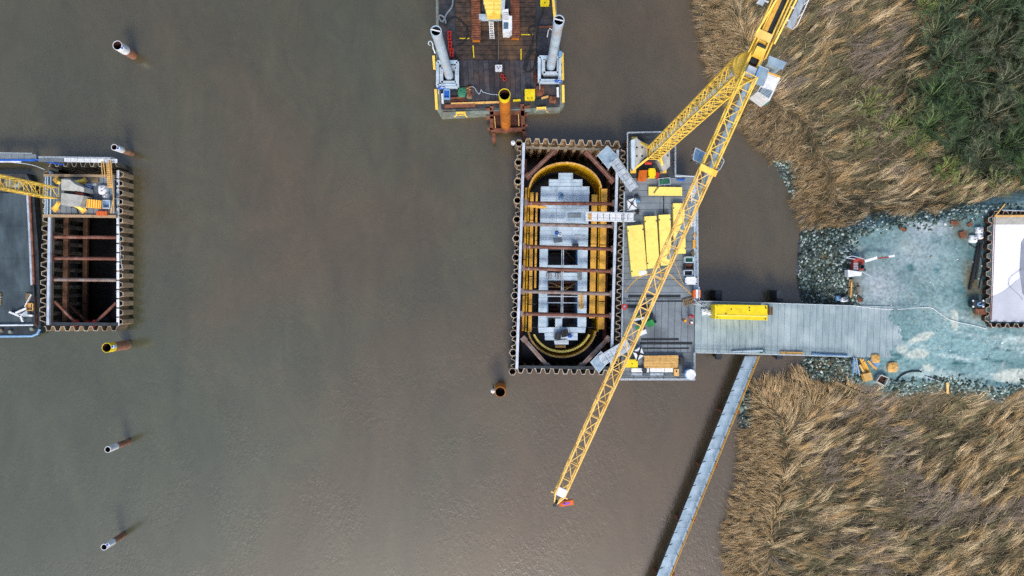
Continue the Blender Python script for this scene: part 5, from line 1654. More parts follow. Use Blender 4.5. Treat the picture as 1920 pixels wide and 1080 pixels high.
# --- workers
def worker(label, px, py, face, jacket, helmet, trousers='trousers', bend=0.0):
    q = P(px, py, ZD + 0.0)
    t = thing('person', label, 'person', (q.x, q.y, ZD + .01))
    V, E, Rr = [], [], []

    def v(x, y, z, r, p=None):
        V.append((x, y, z))
        Rr.append((r, r))
        if p is not None:
            E.append((p, len(V) - 1))
        return len(V) - 1
    pel = v(0, 0, .95, .15)
    wst = v(0, .02 + bend * .1, 1.12, .14, pel)
    ch = v(0, .02 + bend * .3, 1.34, .165, wst)
    nk = v(0, .03 + bend * .5, 1.5, .065, ch)
    hd0 = v(0, .05 + bend * .6, 1.6, .085, nk)
    hd1 = v(0, .05 + bend * .65, 1.7, .095, hd0)
    v(0, .05 + bend * .66, 1.76, .07, hd1)
    nz_ = v(0, .15 + bend * .65, 1.65, .018, hd1)
    for s in (-1, 1):
        v(s * .1, .05 + bend * .64, 1.65, .02, hd1)
        sh = v(s * .2, .02 + bend * .35, 1.42, .08, ch)
        el_ = v(s * .29, .08 + bend * .4, 1.16, .055, sh)
        wr = v(s * .25, .3 + bend * .4, 1.06, .038, el_)
        pm_ = v(s * .24, .38 + bend * .4, 1.05, .036, wr)
        for k, (dx, ln) in enumerate(((-.03, .07), (-.01, .085), (.012, .08), (.032, .06))):
            f1 = v(s * .24 + dx, .43 + bend * .4, 1.045, .01, pm_)
            v(s * .24 + dx, .43 + ln * .8 + bend * .4, 1.02, .009, f1)
        th1 = v(s * .24 - s * .045, .38 + bend * .4, 1.05, .011, pm_)
        v(s * .24 - s * .06, .42 + bend * .4, 1.04, .01, th1)
        hp2 = v(s * .1, 0, .9, .1, pel)
        kn = v(s * .12, .03 * (1 + s), .5, .072, hp2)
        an = v(s * .13, .03 * s, .09, .05, kn)
        v(s * .14, .16 + .03 * s, .04, .045, an)
    me = bpy.data.meshes.new('person')
    me.from_pydata(V, E, [])
    ob = bpy.data.objects.new('tmp', me)
    C.objects.link(ob)
    sk = ob.modifiers.new('skin', 'SKIN')
    for i, sv in enumerate(me.skin_vertices[0].data):
        sv.radius = Rr[i]
        sv.use_root = (i == 0)
    ss = ob.modifiers.new('sub', 'SUBSURF')
    ss.levels = ss.render_levels = 1
    dg = bpy.context.evaluated_depsgraph_get()
    m2 = bpy.data.meshes.new_from_object(ob.evaluated_get(dg))
    bpy.data.objects.remove(ob)
    m2.name = 'body'
    m2.materials.clear()
    for k in (jacket, trousers, 'skin', 'black'):
        m2.materials.append(MATS[k])
    for pl_ in m2.polygons:
        c = pl_.center
        pl_.use_smooth = True
        if c.z < .12:
            pl_.material_index = 3
        elif c.z < .93:
            pl_.material_index = 1
        elif c.z > 1.49 or (c.y > .33 + bend * .4 and c.z < 1.2):
            pl_.material_index = 2
    b_ = bpy.data.objects.new('body', m2)
    C.objects.link(b_)
    b_.parent = t
    hm = MB()
    cy_ = .05 + bend * .65
    vs = []
    for j in range(5):
        a = j / 4 * math.pi / 2
        for i in range(14):
            g_ = 2 * math.pi * i / 14
            vs.append((.145 * math.cos(a) * math.cos(g_), cy_ + .165 * math.cos(a) * math.sin(g_), 1.69 + .14 * math.sin(a)))
    hm.add(vs, [(j * 14 + i, j * 14 + (i + 1) % 14, (j + 1) * 14 + (i + 1) % 14, (j + 1) * 14 + i) for j in range(4) for i in range(14)])
    hm.add([(.16 * math.cos(2 * math.pi * i / 14), cy_ + (.2 if math.sin(2 * math.pi * i / 14) > 0 else .175) * math.sin(2 * math.pi * i / 14), 1.69) for i in range(14)], [tuple(range(14))])
    hmesh = rawmesh(hm, 'helmet', helmet)
    ho = bpy.data.objects.new('helmet', hmesh)
    C.objects.link(ho)
    ho.parent = t
    vest = MB()
    for s in (-1, 1):
        vest.box((s * .09, .2 + bend * .3, 1.12), (.05, .012, .3))
    vo = bpy.data.objects.new('reflective_stripe', rawmesh(vest, 'reflective_stripe', 'white'))
    C.objects.link(vo)
    vo.parent = t
    eyes_ = MB()
    for s in (-1, 1):
        eyes_.box((s * .035, .148 + bend * .65, 1.668), (.022, .012, .012))
    eo = bpy.data.objects.new('eyes', rawmesh(eyes_, 'eyes', 'black'))
    C.objects.link(eo)
    eo.parent = t
    t.rotation_euler = (0, 0, R(face))
    t.scale = (1.12, 1.12, 1.05)
    return t


gW = 'workers talking on the bridge entrance'
for o in (worker('person with yellow helmet and orange jacket standing west of the other two', 1279, 600, -90, 'hi_vis_orange', 'helmet_yellow'),
          worker('person in red jacket and red helmet standing north of the other two', 1293, 590, 170, 'hi_vis_red', 'helmet_red', 'hi_vis_red', .25),
          worker('person in dark trousers and white helmet standing south of the red jacket', 1294, 604, 75, 'hi_vis_orange', 'helmet_white', bend=.2)):
    o['group'] = gW

# ------------------------------------------------------------------ loose kit on the jack-up barge
ZK = ZB + .12
for k, (x, y) in enumerate(((843, 67), (844, 86), (847, 99))):
    t = thing('pile_clamp', ('red steel clamp nearest the left spud top on the barge deck', 'red steel clamp in the middle of the row of three', 'red steel clamp at the south end of the row of three')[k], 'clamp', P(x, y, ZK), 'red clamps on the barge')
    for s in (-1, 1):
        MB().bar(P(x + s * 2.6, y - 8, ZK + .4), P(x + s * 2.6, y + 8, ZK + .4), .16, .6).build('cheek', 'red', t)
    for f in (-7, 0, 7):
        MB().bar(P(x - 3, y + f, ZK + .3), P(x + 3, y + f, ZK + .3), .2, .4).build('spreader', 'red', t)
hose('hydraulic_hose', 'grey hydraulic hose bundle in the barge north west corner', [(850, -20), (848, 10), (838, 25), (830, 40), (823, 33), (826, 28), (834, 34), (836, 44)], ZB + .3, .14, 'deck_grey')
hose('hydraulic_hose', 'black hose looping round the red clamps on the barge', [(834, 50), (845, 36), (858, 35), (870, 45), (876, 55), (875, 70), (868, 82), (858, 84)], ZB + .25, .13, 'rubber')
hose('hydraulic_hose', 'black hose lying in a long loop along the right of the barge deck', [(1002, 50), (994, 52), (992, 60), (1000, 72), (996, 90), (986, 110), (983, 128), (990, 136), (1000, 130), (1004, 112), (1006, 95), (999, 96), (990, 112), (988, 125)], ZB + .25, .13, 'rubber')
hose('hydraulic_hose', 'black hose running beside the right spud on the barge', [(1020, 5), (1018, 25), (1010, 42), (1008, 60), (1006, 84)], ZB + .2, .09, 'rubber')
hose('mooring_rope', 'thin pale rope snaking to the orange monopile on the barge', [(878, 164), (888, 163), (894, 172), (899, 176), (902, 168), (905, 172), (918, 176), (936, 178)], ZB + .2, .06, 'galv', 'rope')
boxthing('tool_box', 'bright yellow tool box on the barge deck north of the right spud', 'tool box', rect(1013, -8, 1030, 9), ZK, ZB + 1.1, 'bright_yellow', eyes=((.5, .8),))
boxthing('tool_box', 'bright yellow tool box on the barge deck right of the monopile', 'tool box', rect(984, 167, 1003, 187), ZK, ZB + 1.2, 'bright_yellow', eyes=((.3, .85), (.7, .85)))
boxthing('switch_box', 'small white square box in the middle of the barge deck', 'box', rect(928.5, 121.5, 941.5, 133), ZK, ZB + .9, 'white', eyes=((.3, .35), (.7, .35), (.5, .65)))
for k, (x, y) in enumerate(((941, 142), (946, 148))):
    single(MB().path([P(x + 3 * math.cos(a), y + 3 * math.sin(a), ZB + .25 + .02 * i) for i, a in enumerate([j * .7 for j in range(11)])], .09, 5), 'shackle', 'red', ('red shackle on the barge deck nearer the white box', 'red shackle on the barge deck nearer the monopile')[k], 'shackle', 'red shackles')
openbin('crate', 'light blue plastic crate behind the left spud well', 'crate', rect(832, 168, 843, 184), ZK, ZB + .9, 'blue_pale', 'blue')
bag('net_heap', 'green net heap beside the light blue crate on the barge', 'net', 866, 174, ZK, .75, .5, 'green_tarp', 3.1, 'green', .9, 1.1)
bag('net_heap', 'dark grey net heap between blue crate and green net on the barge', 'net', 852, 172, ZK, .6, .5, 'rubber', 6.1, 'steel_dark')
bag('rope_heap', 'red and beige rope heap on the barge beside the green net', 'rope', 878, 168, ZK, .5, .35, 'rust', 7.3, 'timber', .8, 1.2)
bag('rope_heap', 'beige rope heap with red tie on the barge bow left of the monopile', 'rope', 880, 180, ZK, .48, .3, 'timber_old', 8.3, 'red', .9, 1.0)
bag('chain_heap', 'rusty chain heap on the right of the barge bow', 'chain', 1012, 170, ZK, .7, .25, 'rust', 9.3, 'rust_dark', 1.0, 1.2)
bag('chain_heap', 'rusty chain heap at the far right corner of the barge bow', 'chain', 1036, 187, ZK, .6, .25, 'rust', 10.3, 'rust_dark')
bag('chain_heap', 'dark rusty chain heap next to the right spud well of the barge', 'chain', 1005, 145, ZK, .5, .3, 'rust_dark', 11.3, 'red', .8, 2.0)
for k, (x, y0, y1) in enumerate(((829.5, 176, 194), (1045.5, 164, 182))):
    t = thing('gas_bottle', ('white gas bottle lying at the left bow of the barge', 'white gas bottle lying at the right bow of the barge')[k], 'bottle', P(x, (y0 + y1) / 2, ZK), 'gas bottles')
    MB().tube(P(x, y0, ZB + .4), P(x + .6, y1, ZB + .4), .2, 12).build('bottle', 'white', t, smooth=True)
    MB().tube(P(x, y0 - 2, ZB + .4), P(x, y0, ZB + .4), .08, 8).build('valve', 'steel_dark', t)
q = P(1051, 99, 5)
single(MB().tube((q.x, q.y, 4), (q.x, q.y, 5), .4, 12, .3), 'buoy', 'blue_pale', 'pale blue buoy hung at the right spud of the barge', 'buoy', smooth=True)
single(MB().quadpx([(1003, 187), (1028, 181), (1026, 195), (1003, 197)], ZB + .13, ZB + .2), 'steel_plate', 'steel_dark', 'dark steel plate lying on the right of the barge bow', 'plate')
single(MB().bar(P(1015, 184.5, ZB + .3), P(1028, 181, ZB + .3), .3, .2), 'timber_beam', 'timber', 'short orange timber beam on the steel plate at the barge bow', 'beam')
single(MB().bar(P(1011, 51, ZB + .4), P(1040, 50, ZB + .4), .25, .25), 'steel_beam', 'rust', 'rusty beam crossing the deck beside the right spud', 'beam')
single(MB().path([P(1026, 70, ZB + .3), P(1028, 58, ZB + .3), P(1031, 53, ZB + .3), P(1040, 60, ZB + .5)], .09, 6), 'pipe_bend', 'white', 'bent white pipe beside the right spud on the barge', 'pipe')
for k, (x, y) in enumerate(((828, 165), (1047, 152))):
    bag('tarp', ('blue tarp on the left spud well of the barge', 'blue tarp on the right spud well of the barge')[k], 'tarp', x, y, ZB + 1.85, .4, .2, 'blue', 12 + k, 'white', 1.4, .6)

# ------------------------------------------------------------------ platform and clutter on the left cofferdam
ZW = 3.6
lp = thing('crane_deck', 'grey planked deck carrying the left tower crane over the cofferdam', 'platform', P(150, 366, ZL + .1))
planks(lp, 'deck_plank', 'deck_grey', [(84, 331), (214, 332), (216, 403), (83, 402)], ZW - .2, ZW, 13, 'y', gap=.06)
for a, b in (((84, 329), (215, 330.5)), ((82, 404.5), (219, 406))):
    MB().bar(P(*a, ZW + .1), P(*b, ZW + .1), .4, .5).build('edge_beam', 'sheet_tan', lp)
for x in (86, 90, 96):
    MB().bar(P(x, 330, ZW + .25), P(x - 1, 403, ZW + .25), .16, .2).build('rail_beam', 'galv_deck', lp)
for y in (345, 366, 388):
    MB().bar(P(84, y, ZW - .35), P(221, y, ZW - .35), .3, .28).build('bearer', 'steel_dark', lp)
boxthing('crate', 'orange slatted crate behind the left crane ballast', 'crate', [(163, 373), (190, 376), (189, 391), (162, 389)], ZW + .01, ZW + 1.4, 'orange', lid='crane_yellow', ribs=6, rib_mat='orange')
boxthing('crate', 'flat orange box at the south edge of the left crane deck', 'crate', rect(180, 396, 200, 404), ZW + .01, ZW + .8, 'orange', lid='hi_vis_orange', ribs=2)
openbin('frame_box', 'grey steel frame box beside the orange slatted crate', 'box', rect(191.5, 375.5, 205, 390), ZW + .01, ZW + 1.1, 'galv', 'blue_pale')
bag('bulk_bag', 'white bulk bag on the east side of the left crane deck', 'bag', 196, 357, ZW + .01, .7, .8, 'white', 2.1, 'steel_dark', 1.0, 1.1)
bag('bulk_bag', 'smaller white sack south of the large bag on the left crane deck', 'bag', 200, 368, ZW + .01, .45, .6, 'white', 3.4, 'steel_dark')
bag('tarp', 'bright blue tarp on the left crane deck', 'tarp', 168, 353, ZW + .01, .4, .3, 'blue', 4.4, 'white')
planks_stack('pallet', 'pallet of mixed fittings in the north east of the left crane deck', 'pallet', rot(177, 338, 15, 9, 4), ZW + .01, 'timber_old', 5, 2, .14)
planks_stack('tube_rack', 'rack of pale tubes beside the mixed pallet on the left crane deck', 'rack', rot(170, 346, 22, 4, 2), ZW + .01, 'galv', 4, 1, .12)
hose('hose', 'dark hose curled on the south side of the left crane deck', [(133, 389), (140, 388), (145, 394), (147, 402)], ZW + .1, .07, 'rubber')
for k, (x0, y0, x1, y1) in enumerate(((112, 331, 152, 334), (100, 334, 108, 350))):
    single(MB().quadpx(rect(x0, y0, x1, y1), ZW + .02, ZW + .12), 'grating', 'steel_dark', ('dark grating strip along the north edge of the left crane deck', 'dark grating plate at the north west corner of the left crane deck')[k], 'grating')
# stairs, walkway and pontoon at its north side
stt = thing('timber_stair', 'yellowish timber stair with pale rails at the left crane deck', 'stair', P(205, 340, ZW))
for k in range(12):
    y = 306 + k * 3.9
    MB().boxpx(198.5 + k * .25, y, 207 + k * .3, y + 3, ZW + 1.0 - k * .08, ZW + 1.08 - k * .08).build('tread', 'timber', stt)
for a, b in (((190, 303), (192.5, 332)), ((194, 303), (197.5, 332)), ((208, 300), (213, 372)), ((204, 300), (207.5, 345)), ((213.5, 370), (208, 400)), ((213, 372), (213.5, 400))):
    MB().bar(P(*a, ZW + 1.4), P(*b, ZW + 1.2), .12, .12).build('handrail', 'timber', stt)
for x, y in ((190, 303), (192.5, 332), (208, 302), (210, 335), (213, 372), (213, 398)):
    q = P(x, y, ZW + 1.3)
    MB().bar(q, q - Vector((0, 0, 1.2)), .1).build('rail_post', 'galv', stt)
wk2 = thing('footbridge', 'pale footbridge along the north wall of the left cofferdam', 'footbridge', P(170, 300, ZW))
planks(wk2, 'deck_panel', 'white', [(120, 296.5), (220, 298), (220, 305.5), (120, 303.5)], ZW + .3, ZW + .4, 8, 'y', gap=.05)
for y in (294, 295.5):
    MB().bar(P(72, y - .5, ZW + 1.4), P(208, y + 1.5, ZW + 1.4), .08).build('handrail', 'galv', wk2)
for k in range(8):
    q = P(75 + k * 19, 294.5, ZW + 1.4)
    MB().bar(q, q - Vector((0, 0, 1.1)), .07).build('post', 'galv', wk2)
MB().quadpx([(72, 294), (119, 296.5), (119, 304), (72, 303)], ZW + .2, ZW + .3).build('ramp', 'deck_grey', wk2)
pn = thing('pontoon_walkway', 'grey blue steel pontoon walkway running in from the left edge', 'walkway', P(20, 296, 1))
planks(pn, 'deck_panel', 'deck_grey', [(-140, 282), (68, 289.5), (69, 299), (-140, 298)], ZW - .4, ZW - .2, 9, 'y', gap=.05)
MB().bar(P(-140, 301, ZW - .2), P(66, 300.5, ZW - .2), .28, .25).build('blue_pipe', 'blue', pn)
MB().bar(P(-140, 304, ZW - .2), P(40, 303, ZW - .2), .22, .2).build('side_pipe', 'white', pn)
MB().bar(P(66, 299, ZW), P(118, 309, ZW), .25, .2).build('blue_pipe', 'blue', pn)
MB().bar(P(-140, 284, ZW + .9), P(60, 287.5, ZW + .9), .08).build('handrail', 'galv', pn)
for x in (-60, 0, 55):
    q = P(x, 296, 2)
    MB().tube((q.x, q.y, -3), (q.x, q.y, 3.1), .35, 10).build('pile', 'steel_dark', pn)
hose('mooring_rope', 'pale mooring rope sagging from pontoon to the left cofferdam', [(20, 304), (48, 307), (66, 311), (84, 318)], ZW - .3, .06, 'galv', 'rope')
hose('cable', 'thin cable draped along the left cofferdam river wall', [(222, 350), (219, 372), (222, 400), (224, 440), (228, 500), (232, 506)], ZL + .5, .04, 'galv', 'cable')
# white davit on the flat barge
dv = thing('davit', 'white and blue folded davit on the flat barge deck', 'davit', P(45, 592, 1.43))
for a, b, w in (((30, 587), (50, 578), .3), ((37, 590), (62, 592), .3), ((38, 590), (43, 603), .26), ((18, 585), (38, 593), .26), ((47, 575), (59, 552), .1)):
    MB().bar(P(*a, 2.0), P(*b, 2.0), w, .3).build('arm', 'white', dv)
MB().quadpx([(40, 588), (50, 582), (52, 592), (44, 594)], 1.45, 2.2).build('base', 'galv', dv)
MB().boxpx(18, 584, 27, 589, 1.45, 1.9).build('claw', 'steel_dark', dv)
openbin('pallet_box', 'beige pallet box with red marks at the flat barge edge', 'box', rect(48, 569, 61, 582), 1.43, 2.1, 'timber', 'timber')
single(MB().quadpx(rect(48, 550, 60, 566), 1.43, 1.62), 'ply_sheet', 'timber_old', 'brown plywood sheet at the flat barge edge', 'sheet')
bag('rope_heap', 'grey rope heap at the left frame edge on the flat barge', 'rope', 0, 560, 1.43, .5, .3, 'timber_old', 13.3, 'galv', .7, 2.0)
bag('rubble_heap', 'dark debris heap on the north end of the flat barge', 'debris', 28, 343, 1.39, 1.1, .4, 'barge_rim', 14.3, 'steel_dark', 1.5, .6)

# ------------------------------------------------------------------ the gravel pad
ZG = PADZ + .05
rm = thing('concrete_mixer', 'red concrete mixing plant with white hopper on the gravel pad', 'mixer', P(1608, 498, ZG))
MB().quadpx([(1601, 485), (1620, 483), (1620, 507), (1599, 507)], ZG + .4, ZG + 1.3).build('chassis', 'machine_red', rm)
for k in range(5):
    MB().boxpx(1600.5, 493 + k * 3, 1609, 494.5 + k * 3, ZG + 1.305, ZG + 1.4).build('grille_bar', 'galv', rm)
q = P(1613, 500, ZG + 1.3)
MB().ring_tube((q.x, q.y, ZG + 1.3), (q.x, q.y, ZG + 1.9), .36, .1, 16).build('drum', 'steel_dark', rm)
MB().quadpx([(1590, 506), (1616, 510), (1615, 517), (1590.5, 519.5)], ZG + .6, ZG + 1.7).build('hopper', 'white', rm)
MB().bar(P(1621, 490, ZG + 1.2), P(1644, 483, ZG + 1.6), .4, .35).build('conveyor', 'white', rm)
MB().bar(P(1644, 484.5, ZG + 1.4), P(1666, 482, ZG + 1.2), .2, .2).build('conveyor', 'machine_red', rm)
MB().quadpx([(1656, 482), (1677, 477.5), (1677.5, 481.5), (1660, 484)], ZG + .9, ZG + 1.1).build('conveyor_head', 'white', rm)
for a, b in (((1584, 483), (1598, 480)), ((1584, 483), (1603, 486)), ((1598, 480), (1625, 487)), ((1615, 509), (1634, 519))):
    MB().bar(P(*a, ZG + 1.3), P(*b, ZG + 1.3), .12).build('arm', 'galv', rm)
for x, y in ((1601, 486), (1619, 486), (1601, 506), (1619, 506)):
    q = P(x, y, ZG)
    MB().tube((q.x, q.y, ZG - .1), (q.x, q.y, ZG + .5), .16, 8).build('leg', 'steel_dark', rm)
planks_stack('timber_pile', 'dark weathered timber pile below the red mixing plant', 'timber', [(1592, 523), (1599.5, 523), (1599.5, 555), (1590, 555)][::-1], ZG - .1, 'timber_old', 2, 3, .14)
single(MB().bar(P(1596.5, 530, ZG + .5), P(1595, 558, ZG + .5), .16, .12), 'plank', 'timber', 'single pale plank on the dark timber pile by the mixer', 'plank')
random.seed(21)
for k, (x, y, m, lb) in enumerate(((1571, 559, 'blue_pale', 'pale blue plastic sack among stones by the bridge railing'), (1580, 562, 'white', 'white rubbish sack by the bridge railing next to the blue sack'), (1585, 561, 'galv', 'grey rubbish sack between the white sack and the rusty scrap'), (1612, 562, 'rust', 'rusty red scrap heap beside the bridge end'))):
    bag('rubbish_sack', lb, 'sack', x, y, ZG - .1, .38, .4, m, k * 2.3, 'steel_dark')
db = thing('pipe_heap', 'heap of pale blue steel pipes at the landward end of the south railing', 'pipes', P(1604, 690, ZG - .3))
for k in range(12):
    a = (1600 + random.uniform(-2, 8), 672 + random.uniform(-2, 5))
    b = (1603 + random.uniform(-5, 9), 698 + random.uniform(-6, 8))
    MB().tube(P(*a, ZG + .05 + .05 * k), P(*b, ZG - .1 + .05 * k), .07, 6).build('pipe', 'blue_pale' if k % 2 else 'galv', db)
dt = thing('board_heap', 'heap of yellow shuttering boards on the south edge of the gravel pad', 'boards', P(1622, 690, ZG - .3))
for k, (a, b) in enumerate((((1613, 672), (1624, 697)), ((1617, 674), (1628, 694)), ((1620, 678), (1630, 698)), ((1612, 684), (1622, 702)), ((1630, 680), (1644, 692)), ((1627, 676), (1640, 690)))):
    MB().bar(P(*a, ZG + .1 + .1 * k), P(*b, ZG + .1 + .1 * k), .32, .09).build('board', 'timber' if k % 2 else 'timber_yellow', dt)
boxthing('crate', 'yellow plywood crate at the end of the shuttering boards', 'crate', [(1617.5, 702), (1633, 698), (1637, 712), (1623, 716)], ZG - .2, ZG + .8, 'timber_yellow', lid='timber')
openbin('crate', 'pale open crate with dark inside on the south edge of the pad', 'crate', [(1652, 703), (1667, 709), (1659, 724), (1644, 715)], ZG - .3, ZG + .8, 'concrete', 'rust_dark')
single(MB().quadpx([(1634, 671), (1651, 681), (1645, 690), (1629, 681)], ZG + .02, ZG + .2), 'sheet_metal', 'blue_pale', 'pale blue metal sheet beside the shuttering boards', 'sheet')
for k, (x, y, r_) in enumerate(((1640, 672, .7), (1672, 688, .75))):
    bag('straw_heap', ('heap of pale straw beside the blue metal sheet', 'round heap of pale straw north of the open crate')[k], 'straw', x, y, ZG, r_, .45, 'timber', 20 + k, 'timber')
hose('drain_hose', 'dark curved drain hose on the south edge of the gravel pad', [(1680, 716), (1690, 704), (1705, 697), (1718, 696), (1728, 697)], ZG + .1, .12, 'rubber')
single(MB().bar(P(1776, 717, ZG + .1), P(1777, 738, ZG - .6), .36, .14), 'plank', 'timber', 'pale plank leaning down the south rubble bank', 'plank')
single(MB().bar(P(1735, 706, ZG + .15), P(1763, 716, ZG + .1), .12, .1), 'pole', 'galv', 'thin pale pole lying at the south rubble bank', 'pole')
single(MB().bar(P(1600, 722, 2.6), P(1622, 724, 2.8), .3, .2), 'steel_beam', 'rust', 'rusty beam lying in the reeds below the pad', 'beam')
single(MB().bar(P(1566, 716, 2.6), P(1622, 742, 2.8), .3, .2), 'log', 'timber_old', 'long weathered log lying on the reeds south of the bridge', 'log')
gP = 'black pipes'
for k, (a, b) in enumerate((((1838, 446), (1818, 543)), ((1841, 448), (1829, 524)), ((1836, 455), (1823, 530)))):
    single(MB().tube(P(*a, ZG + .2), P(*b, ZG + .2), .2, 10), 'drain_pipe', 'rubber', ('longest black drain pipe on the pad, westernmost of three', 'black drain pipe nearest the white slab, easternmost of three', 'short black drain pipe between its two neighbours')[k], 'pipe', gP, smooth=True)
hose('hose', 'thin dark hose curving beside the black drain pipes', [(1817, 458), (1832, 467), (1841, 482), (1843, 505), (1838, 528), (1836, 540)], ZG + .08, .08, 'rubber')
for k, (x, y, r_) in enumerate(((1834, 432, .55), (1835, 443, .5), (1823, 448, .6))):
    bag('bulk_bag', ('white bulk bag with dark opening, northernmost by the white slab', 'white bulk bag in the middle of three by the white slab', 'crumpled white bulk bag, westernmost of three by the white slab')[k], 'bag', x, y, ZG, r_, .6, 'white', 30 + k * 1.7, 'steel_dark', group='white bags by the slab')
gn = boxthing('generator', 'dark blue generator with white corners beside the white slab', 'generator', rect(1824, 563, 1847, 577), ZG, ZG + 1.2, 'steel_dark')
for x, y in ((1825, 564), (1844, 564), (1825, 575), (1844, 575)):
    MB().boxpx(x - 1.5, y - 1.5, x + 1.5, y + 1.5, ZG + 1.205, ZG + 1.3).build('corner_cap', 'white', gn)
MB().path([P(1838 + 5 * math.cos(a), 570 + 3 * math.sin(a), ZG + 1.3) for a in [j * .6 for j in range(9)]], .1, 5).build('coil', 'blue_pale', gn)
boxthing('crate', 'rusty brown crate south of the dark blue generator', 'crate', rect(1829, 579, 1850, 590), ZG, ZG + .6, 'timber_old', lid='rust', ribs=2)
for k, (x, y, w, h) in enumerate(((1694, 430, 16, 8), (1790, 418, 18, 9), (1805, 440, 14, 18), (1819, 421, 13, 9))):
    planks_stack('scrap_stack', ('rusty scrap plates on the north edge of the pad', 'rusty plates in the brown puddle north of the drain pipes', 'rusty plates west of the white bulk bags', 'rusty plates north west of the white bulk bags')[k], 'scrap', rot(x, y, w * .75, h * .7, -20 + k * 17), ZG, 'rust', 3, 2, .12)
hose('barrier_rope', 'long white rope running from the bridge railing across the pad', [(1600, 573), (1640, 578), (1680, 580), (1720, 577), (1745, 577), (1760, 586), (1778, 598), (1800, 605), (1825, 610), (1850, 617)], ZG + .14, .05, 'white', 'rope')
# white slab inside its own ring of sheet piles
lsl = thing('pier_pit', 'white sheeted slab inside a ring of sheet piles at the right edge', 'foundation', P(1900, 510, ZG))
ZS = PADZ + .9
MB().quadpx([(1863, 407), (2090, 405), (2085, 605), (1858, 603)], PADZ - .3, ZS - .5).build('sheeted_slab', 'white_tarp', lsl)
MB().quadpx([(1861, 407), (2090, 405), (2090, 421), (1862, 421)], ZS - .499, ZS - .42).build('dusty_strip', 'concrete', lsl)
MB().quadpx([(1915, 455), (1925, 440), (2085, 440), (2080, 575), (1930, 565), (1917, 550), (1912, 510)], ZS - .495, ZS - .44).build('grey_membrane', 'grey_membrane', lsl)
cv = [(1859 + (1925 - 1859) * k / 10, 556 - 34 * math.sin(k / 10 * 1.3) ** 2 * 1.0 - (8 if k > 6 else k)) for k in range(11)]
MB().quadpx(cv + [(2080, 530), (2080, 603), (1859, 603)], ZS - .498, ZS - .46).build('shaded_membrane', 'white_tarp_shade', lsl)  # shade on the slab's lower part, put in as a greyer sheet
wall(lsl, 'sheet_pile', 'sheet_rust', (1860, 404), (1855, 606), ZS, PADZ - 1, 12, .55, -1)
wall(lsl, 'sheet_pile', 'sheet_rust', (1855, 607), (2090, 609), ZS, PADZ - 1, 14, .55, -1)
wall(lsl, 'sheet_pile', 'sheet_rust', (1861, 403), (2090, 401), ZS, PADZ - 1, 14, .55, +1)
MB().bar(P(1865, 405.5, ZS + .3), P(2090, 403, ZS + .3), .3, .2).build('waler', 'timber', lsl)
for x in (1863, 1866):
    MB().bar(P(x, 407, ZS + .6), P(x - 7, 601, ZS + .6), .07).build('guard_rail', 'rust', lsl)
MB().bar(P(1865, 406, ZS + .7), P(1884, 383, ZS + .7), .16).build('boom', 'timber', lsl)
MB().bar(P(1879, 394, ZS + .7), P(2000, 398, ZS + .7), .12).build('guard_rail', 'galv', lsl)
MB().bar(P(1852, 613, ZG + .2), P(2090, 617, ZG + .2), .2, .2).build('edge_pipe', 'deck_grey', lsl)
hose('hose', 'thin grey hose lying on the white sheeted slab', [(1915, 505), (1895, 520), (1892, 535), (1905, 548), (1918, 562)], ZS - .38, .025, 'deck_grey')

# ------------------------------------------------------------------ rubble, reeds, thicket
def mesh_np(name, verts, quads, cols, mat, tri=False):
    me = bpy.data.meshes.new(name)
    n = len(verts)
    k = quads.shape[1]
    me.vertices.add(n)
    me.vertices.foreach_set('co', verts.astype(np.float32).ravel())
    me.loops.add(quads.size)
    me.loops.foreach_set('vertex_index', quads.astype(np.int32).ravel())
    me.polygons.add(len(quads))
    me.polygons.foreach_set('loop_start', np.arange(0, quads.size, k, dtype=np.int32))
    me.polygons.foreach_set('loop_total', np.full(len(quads), k, dtype=np.int32))
    me.update(calc_edges=True)
    a = me.color_attributes.new('Col', 'FLOAT_COLOR', 'POINT')
    a.data.foreach_set('color', np.concatenate([cols, np.ones((n, 1))], 1).astype(np.float32).ravel())
    me.materials.append(MATS[mat])
    return me


def link(me, name, parent=None, kind=None):
    o = bpy.data.objects.new(name, me)
    C.objects.link(o)
    if parent is not None:
        o.parent = parent
        o.location = -ORG[parent.name]
    if kind:
        o['kind'] = kind
    return o


g_ = (1 + 5 ** .5) / 2
ICO_V = np.array([(-1, g_, 0), (1, g_, 0), (-1, -g_, 0), (1, -g_, 0), (0, -1, g_), (0, 1, g_), (0, -1, -g_), (0, 1, -g_), (g_, 0, -1), (g_, 0, 1), (-g_, 0, -1), (-g_, 0, 1)]) / 1.9
ICO_F = np.array([(0, 11, 5), (0, 5, 1), (0, 1, 7), (0, 7, 10), (0, 10, 11), (1, 5, 9), (5, 11, 4), (11, 10, 2), (10, 7, 6), (7, 1, 8), (3, 9, 4), (3, 4, 2), (3, 2, 6), (3, 6, 8), (3, 8, 9), (4, 9, 5), (2, 4, 11), (6, 2, 10), (8, 6, 7), (9, 8, 1)])


